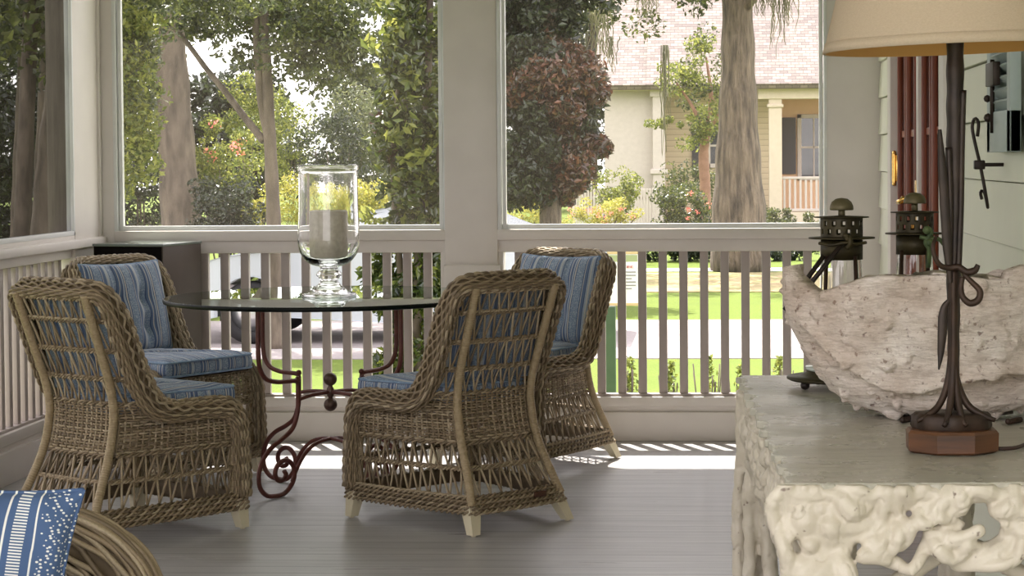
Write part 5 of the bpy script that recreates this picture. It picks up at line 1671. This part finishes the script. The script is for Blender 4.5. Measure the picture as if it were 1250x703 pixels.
shrub('dark low hedge bush between gardenia and lawn', 'leaf_dark', 37.8, 885, 303, 1.9, .4, .34, 100, .07)
shrub('dark shrub at the base of the house wall behind the slim tree', 'leaf_oak', 52, 845, 232, .8, .5, .75, 30, .08)
# white garden gate and picket fence before the house
g = thing('picket_gate', 'small white picket fence with arched gate before the white house wing', 'fence', tuple(at(712, 240, 45)[:2]) + (GZ,))
gO = A(*g.location)
for i in range(30):
    x = at(700 + i * 3.6, 240, 45)[0] - gO[0]
    zt_ = at(700, (219 + 6 * math.sin(i * PI / 6)) if i < 7 else 231, 45)[2] - GZ
    MB().bbox(x - .025, x + .025, -.02, .02, 0, zt_, .006).build('picket', M['hwhite'], g, smooth=False)
x0_, x1_ = at(698, 240, 45)[0] - gO[0], at(806, 240, 45)[0] - gO[0]
MB().bbox(x0_, x1_, .02, .05, .35, .42, .005).bbox(x0_, x1_, .02, .05, 1.0, 1.07, .005).build('rail', M['hwhite'], g, smooth=False)

# little sprigs outside the railing
for i, (px, py) in enumerate(((770, 442), (818, 446), (866, 440), (905, 452), (952, 440), (700, 446))):
    Y = 12.2; c = at(px, py, Y); t = plant('boxwood_sprig', 'thin young boxwood growing just outside the railing, in a spaced row', 'shrub', (c[0], Y, GZ), 'row of young boxwoods outside the railing')
    m = MB(); h = c[2] - GZ
    for k in range(9):
        m2 = RNG.normal(size=2) * .03
        m.tube([(0, 0, 0), (m2[0] * 1.5, m2[1] * 1.5, h * .6), (m2[0] * 2, m2[1] * 2, h * (.75 + .25 * RNG.random()))], .004, 4)
    m.build('stem', M['bark2'], t)
    m = MB(); z = RNG.random(420); P = np.stack([RNG.normal(size=420) * .05 * (1.2 - z), RNG.normal(size=420) * .05 * (1.2 - z), .15 + (h - .12) * z], 1)
    leafquads(m, P, .03); m.build('foliage', M['leaf_lit'], t, smooth=False)

# left-hand view: pine, twin-stemmed tree, undergrowth
tree('pine_tree', 'thick leaning tree trunk in the hazy window nearest the corner', 'tree', 25,
     [([(226, 330), (222, 270), (217, 200), (212, 120), (207, 40), (200, -60), (190, -300)], [.27, .23, .20, .17, .165, .15, .12])],
     [('leaf_oak', [(168, 25, 1.2, .9, 1.0, .55, 30, .34, 130, .09), (230, -70, 0, 2.2, 1.5, .7, 50, .4, 150, .10)]), ('leaf_lit', [(165, 110, .6, .5, .8, .9, 26, .26, 110, .08)])], 'bark2', None)
tree('twin_stem_tree', 'slender twin-stemmed tree with a long side branch, behind the hurricane vase', 'tree', 20.5,
     [([(335, 330), (334, 270), (331, 200), (329, 160), (326, 90), (322, 20), (318, -80)], [.10, .075, .068, .06, .05, .045, .03]),
      ([(329, 175), (320, 130), (315, 80), (312, 20), (306, -60)], [.045, .042, .04, .038, .03]),
      ([(322, 172), (300, 145, .1), (275, 112, .2), (252, 84, .3), (228, 52, .4), (200, 20, .5)], [.04, .036, .032, .028, .025, .02])],
     [('leaf_oak', [(260, 5, .6, 1.1, 1.0, .34, 34, .22, 150, .07), (350, 20, 0, .9, .9, .5, 38, .24, 150, .07), (400, 60, 0, .5, .6, .5, 20, .2, 140, .07), (440, 10, 1, .8, .8, .4, 24, .24, 150, .07)])], 'bark2')
tree('hanging_tree', 'leafy branches drooping beside the corner post window', 'tree', 17,
     [([(60, 300), (70, 150), (90, 0), (120, -120)], [.16, .14, .11, .07])],
     [('leaf_lit', [(165, 150, 0, .16, .3, .7, 22, .14, 90, .055), (158, 40, 0, .2, .3, .4, 16, .15, 90, .055)]), ('leaf_oak', [(160, 90, .2, .22, .3, .8, 30, .15, 90, .055), (250, -10, 0, .9, .6, .16, 20, .15, 120, .06)])], 'bark2')
# near camellia against the railing
tree('camellia_shrub', 'tall glossy-leaved camellia climbing past the window beside the middle post', 'shrub', 11.6,
     [([(505, 560), (512, 300), (520, 150), (525, 0), (525, -120)], [.035, .028, .024, .02, .012]), ([(505, 560), (490, 350), (480, 200), (490, 60)], [.03, .022, .018, .01]), ([(508, 560), (530, 300), (540, 100), (540, -60)], [.03, .02, .018, .01])],
     [('leaf_cam', [(505, 30, 0, .17, .22, .35, 26, .10, 60, .062), (500, 130, 0, .20, .22, .28, 26, .10, 60, .062), (505, 230, 0, .19, .22, .30, 28, .10, 60, .062), (500, 340, 0, .24, .25, .30, 34, .11, 60, .062), (505, 450, 0, .22, .22, .3, 26, .11, 60, .062), (555, 150, .1, .2, .2, 1.2, 30, .12, 60, .062)]),
      ('leaf_mag', [(474, 150, 0, .07, .12, .10, 6, .06, 18, .055), (478, 190, 0, .05, .1, .06, 3, .05, 18, .055)]),
      ('leaf_lit', [(478, 90, 0, .10, .16, .5, 12, .08, 26, .065), (452, 262, -.1, .06, .1, .07, 4, .05, 16, .06), (500, 200, -.2, .2, .1, .5, 10, .08, 20, .065)])], 'bark2')
for args in (
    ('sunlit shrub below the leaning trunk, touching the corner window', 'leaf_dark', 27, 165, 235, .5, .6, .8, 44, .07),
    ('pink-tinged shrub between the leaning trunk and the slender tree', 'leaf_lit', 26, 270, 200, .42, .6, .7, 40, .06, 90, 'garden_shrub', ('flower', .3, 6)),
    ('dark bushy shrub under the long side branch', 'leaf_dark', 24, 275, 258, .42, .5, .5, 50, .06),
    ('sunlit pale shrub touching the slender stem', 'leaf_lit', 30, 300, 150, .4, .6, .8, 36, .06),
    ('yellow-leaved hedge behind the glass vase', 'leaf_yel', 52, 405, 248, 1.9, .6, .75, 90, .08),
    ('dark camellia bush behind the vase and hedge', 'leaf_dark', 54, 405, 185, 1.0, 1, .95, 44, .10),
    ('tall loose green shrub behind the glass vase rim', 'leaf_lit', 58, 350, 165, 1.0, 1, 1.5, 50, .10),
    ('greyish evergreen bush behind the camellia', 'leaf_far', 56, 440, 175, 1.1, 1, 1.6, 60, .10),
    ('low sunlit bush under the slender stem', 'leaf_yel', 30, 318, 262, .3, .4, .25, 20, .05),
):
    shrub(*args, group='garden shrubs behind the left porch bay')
# tall far trees closing the view
far = [(-27, 62, 5, 10), (-24, 74, 4.0, 13), (-15.6, 66, 2.6, 4.2), (-9.6, 64, 3.7, 12), (-12.5, 82, 2.6, 6), (-7, 90, 5, 12), (-4.5, 76, 4.5, 11), (1, 84, 5, 12), (8, 88, 6, 12), (-34, 60, 6, 10)]
for i, (x, Y, r, h) in enumerate(far):
    t = plant('distant_tree', 'hazy green tree in the dense row closing the view', 'tree', (x, Y, GZ), 'tall trees closing the view beyond the gardens')
    m = MB(); trunk(m, [(0, 0, 0), (.1, 0, h * .5), (0, 0, h)], [.3, .22, .1]); m.build('trunk', M['bark2'], t)
    m = MB(); clumps(m, (0, 0, h * .62), (r, r * .7, h * .55), 150, r * .21, 85, .24); m.build('foliage', M['leaf_far' if i % 2 else 'leaf_dark'], t, smooth=False)
# shaded trees seen through the side screen
for i, (x, Y, r) in enumerate(((-8.75, 25.5, .10), (-9.95, 30, .16), (-12.2, 35.5, .14), (-6.0, 16.4, .07))):
    t = plant('side_yard_tree', 'dim brownish tree trunk seen through the dark side screen', 'tree', (x, Y, GZ), 'trees seen through the side screen')
    m = MB(); trunk(m, [(0, 0, -.02), (.1, 0, 2), (.25, 0, 5), (.3, 0, 9)], [r * 1.2, r, r * .85, r * .6]); m.build('trunk', M['bark2'], t)
    m = MB(); clumps(m, (.2, 0, 5.6), (2.2, 2.0, 2.4), 60, .7, 120, .16); m.build('foliage', M['leaf_oak'], t, smooth=False)
for i, (x, Y, rx, rz) in enumerate(((-16, 46, 3, 4.4), (-22, 54, 4, 5), (-14.2, 40, 1.8, 3.0))):
    t = plant('side_hedge', 'dark evergreen mass seen through the side screen', 'shrub', (x, Y, GZ), 'evergreens seen through the side screen')
    m = MB(); clumps(m, (0, 0, rz * .8), (rx, 1.5, rz), 70, rx * .25, 120, .17); m.build('foliage', M['leaf_dark'], t, smooth=False)

# white car parked on the street
CY = 21.8
cx0 = at(232, 400, CY)[0]
car = thing('parked_car', 'white car parked on the street, seen between the balusters', 'car', (cx0, CY, GZ + .012))
M['carpaint'] = plain('car_paint', srgb(168, 173, 180), None, .25, coat=.6)
M['tyre'] = plain('tyre', srgb(26, 24, 26), None, .8); M['rimm'] = plain('alloy', srgb(190, 192, 196), None, .3, metallic=.9)
prof = [(0, .38), (.02, .62), (.12, .78), (.55, .90), (1.35, 1.0), (1.55, 1.05), (2.05, 1.36), (2.45, 1.44), (3.05, 1.43), (3.55, 1.22), (3.95, 1.06), (4.45, 1.02), (4.62, .92), (4.66, .6), (4.62, .35)]
low_ = [(4.3, .24)]
def arch(cx, r=.37, z=.33): return [(cx + r * math.cos(a), z + r * math.sin(a)) for a in np.linspace(-.15, PI + .15, 14)]
poly = prof + low_ + arch(3.78) + [(2.2, .22)] + arch(.85) + [(.3, .24)]
yw_ = 1.76
n_ = len(poly); P = np.array(poly); V = []
for yy, q in ((-yw_ / 2 + .02, .985), (-yw_ / 2, 1), (0, 1.0), (yw_ / 2, 1), (yw_ / 2 - .02, .985)):
    c_ = A(2.3, .65)
    Q = c_ + (P - c_) * q
    V.append(np.stack([Q[:, 0], np.full(n_, yy) * np.where(Q[:, 1] > 1.06, .80, 1), Q[:, 1]], -1))
V = np.array(V)
m = MB().grid(V, wrap_v=True); m.add(V[0], [np.arange(n_)[::-1][None]]); m.add(V[-1], [np.arange(n_)[None]])
m.build('body', M['carpaint'], car, smooth=False)
for s in (-1, 1):
    y_ = s * (yw_ / 2 * .80 + .004)
    MB().prism([(1.78, 1.08), (2.12, 1.34), (2.5, 1.39), (2.72, 1.39), (2.72, 1.08)], .012, Matrix.Translation((0, y_ - .006, 0))).prism([(2.78, 1.08), (2.78, 1.39), (3.05, 1.38), (3.45, 1.2), (3.6, 1.08)], .012, Matrix.Translation((0, y_ - .006, 0))).build('side_window', M['hglass'], car, smooth=False)
    for cx_ in (.85, 3.78):
        w_ = MB(); yc = s * (yw_ / 2 - .11)
        mm = [(.20, -.1), (.30, -.1), (.325, -.06), (.325, .06), (.30, .1), (.20, .1)]
        k = MB().lathe(mm, 28, closed=True); Vt = k.v[0][:, [0, 2, 1]] + A(cx_, yc, .325); k.v = [Vt]
        o = k.build('wheel', M['tyre'], car)
        k = MB().lathe([(.0005, -.08), (.20, -.08), (.20, .08), (.0005, .08)], 24); k.v = [k.v[0][:, [0, 2, 1]] + A(cx_, yc, .325)]
        k.build('hub', M['rimm'], o)
# green post with a notice, and its board
gp = ground_at(746, 497, GZ) if False else at(746, 480, 13.2)
gp_t = thing('notice_post', 'short green post carrying a white printed notice, outside the railing', 'sign', (gp[0], 13.2, GZ))
zt_ = at(746, 374, 13.2)[2] - GZ
MB().bbox(-.033, .033, -.03, .03, 0, zt_, .006).build('post', plain('green_post', srgb(58, 78, 54), srgb(70, 92, 62), .6), gp_t, smooth=False)
xa, xb = at(742, 340, 13.2)[0] - gp[0], at(779, 340, 13.2)[0] - gp[0]; za_, zb_2 = at(760, 371, 13.2)[2] - GZ, at(760, 309, 13.2)[2] - GZ
bd = MB().bbox(xa, xb, .0, .012, za_, zb_2, .003).build('notice_board', plain('notice_white', srgb(226, 224, 220), None, .5), gp_t, smooth=False)
MB().bbox(xa - .004, xb + .004, -.004, .016, za_ - .012, za_ + .006, .002).bbox(xa - .004, xb + .004, -.004, .016, zb_2 - .006, zb_2 + .012, .002).build('notice_frame', plain('notice_tan', srgb(196, 172, 126), None, .6), bd, smooth=False)
MB().span(xa + .004, xb - .004, -.001, .0, zb_2 - .055, zb_2 - .012).build('notice_header', plain('notice_green', srgb(150, 160, 116), None, .6), bd, smooth=False)
k = MB()
for (u0, u1, v0, v1) in ((.50, .53, .76, .71), (.50, .60, .765, .755), (.55, .58, .755, .71), (.63, .66, .75, .71), (.63, .72, .75, .742), (.63, .72, .733, .727), (.63, .72, .717, .71), (.75, .78, .75, .71), (.75, .84, .75, .742), (.75, .84, .717, .71)):
    k.span(xa + (xb - xa) * u0, xa + (xb - xa) * u1, -.003, 0, za_ + (zb_2 - za_) * v0, za_ + (zb_2 - za_) * v1)
k.build('heading', plain('notice_red', srgb(196, 84, 76), None, .6), bd, smooth=False)
k = MB()
for i in range(6):
    z = za_ + (zb_2 - za_) * (.62 - i * .065)
    k.span(xa + (xb - xa) * .5, xa + (xb - xa) * (.92 - .13 * (i % 3 == 2)), -.003, 0, z, z + .006)
k.build('text_line', plain('notice_grey', srgb(120, 120, 120), None, .6), bd, smooth=False)

# ------------------------------------------------------------------ light
sc = bpy.context.scene
world = bpy.data.worlds.new('world'); sc.world = world; world.use_nodes = True
nt = world.node_tree; nt.nodes.clear()
bg = nt.nodes.new('ShaderNodeBackground'); ow = nt.nodes.new('ShaderNodeOutputWorld')
tcw = nt.nodes.new('ShaderNodeTexCoord'); sxw = nt.nodes.new('ShaderNodeSeparateXYZ'); nt.links.new(tcw.outputs['Generated'], sxw.inputs[0])
crw = nt.nodes.new('ShaderNodeValToRGB'); nt.links.new(sxw.outputs[2], crw.inputs[0])
crw.color_ramp.elements[0].position = 0.0; crw.color_ramp.elements[0].color = (1.0, .94, .94, 1)
crw.color_ramp.elements[1].position = .8; crw.color_ramp.elements[1].color = (.93, .90, .96, 1)
nt.links.new(crw.outputs[0], bg.inputs[0]); bg.inputs[1].default_value = SKY
nt.links.new(bg.outputs[0], ow.inputs[0])
sd_ = bpy.data.lights.new('sun', 'SUN'); sun = bpy.data.objects.new('sun', sd_); C.objects.link(sun)
sd_.energy = SUN; sd_.angle = math.radians(.6); sd_.color = (1, .94, .86)
sun.rotation_euler = Vector((.45, -1, -2.17)).to_track_quat('-Z', 'Y').to_euler()
vs = sc.view_settings
vs.view_transform = 'Standard'; vs.look = 'None'; vs.gamma = 1; vs.use_curve_mapping = False; vs.exposure = EXPO
cy = sc.cycles
cy.use_denoising = True
try: cy.denoiser = 'OPENIMAGEDENOISE'
except Exception: pass
cy.max_bounces = 10; cy.diffuse_bounces = 5; cy.glossy_bounces = 4; cy.transmission_bounces = 10; cy.transparent_max_bounces = 12
cy.sample_clamp_indirect = 8; cy.blur_glossy = .5
cy.caustics_refractive = True; cy.caustics_reflective = False
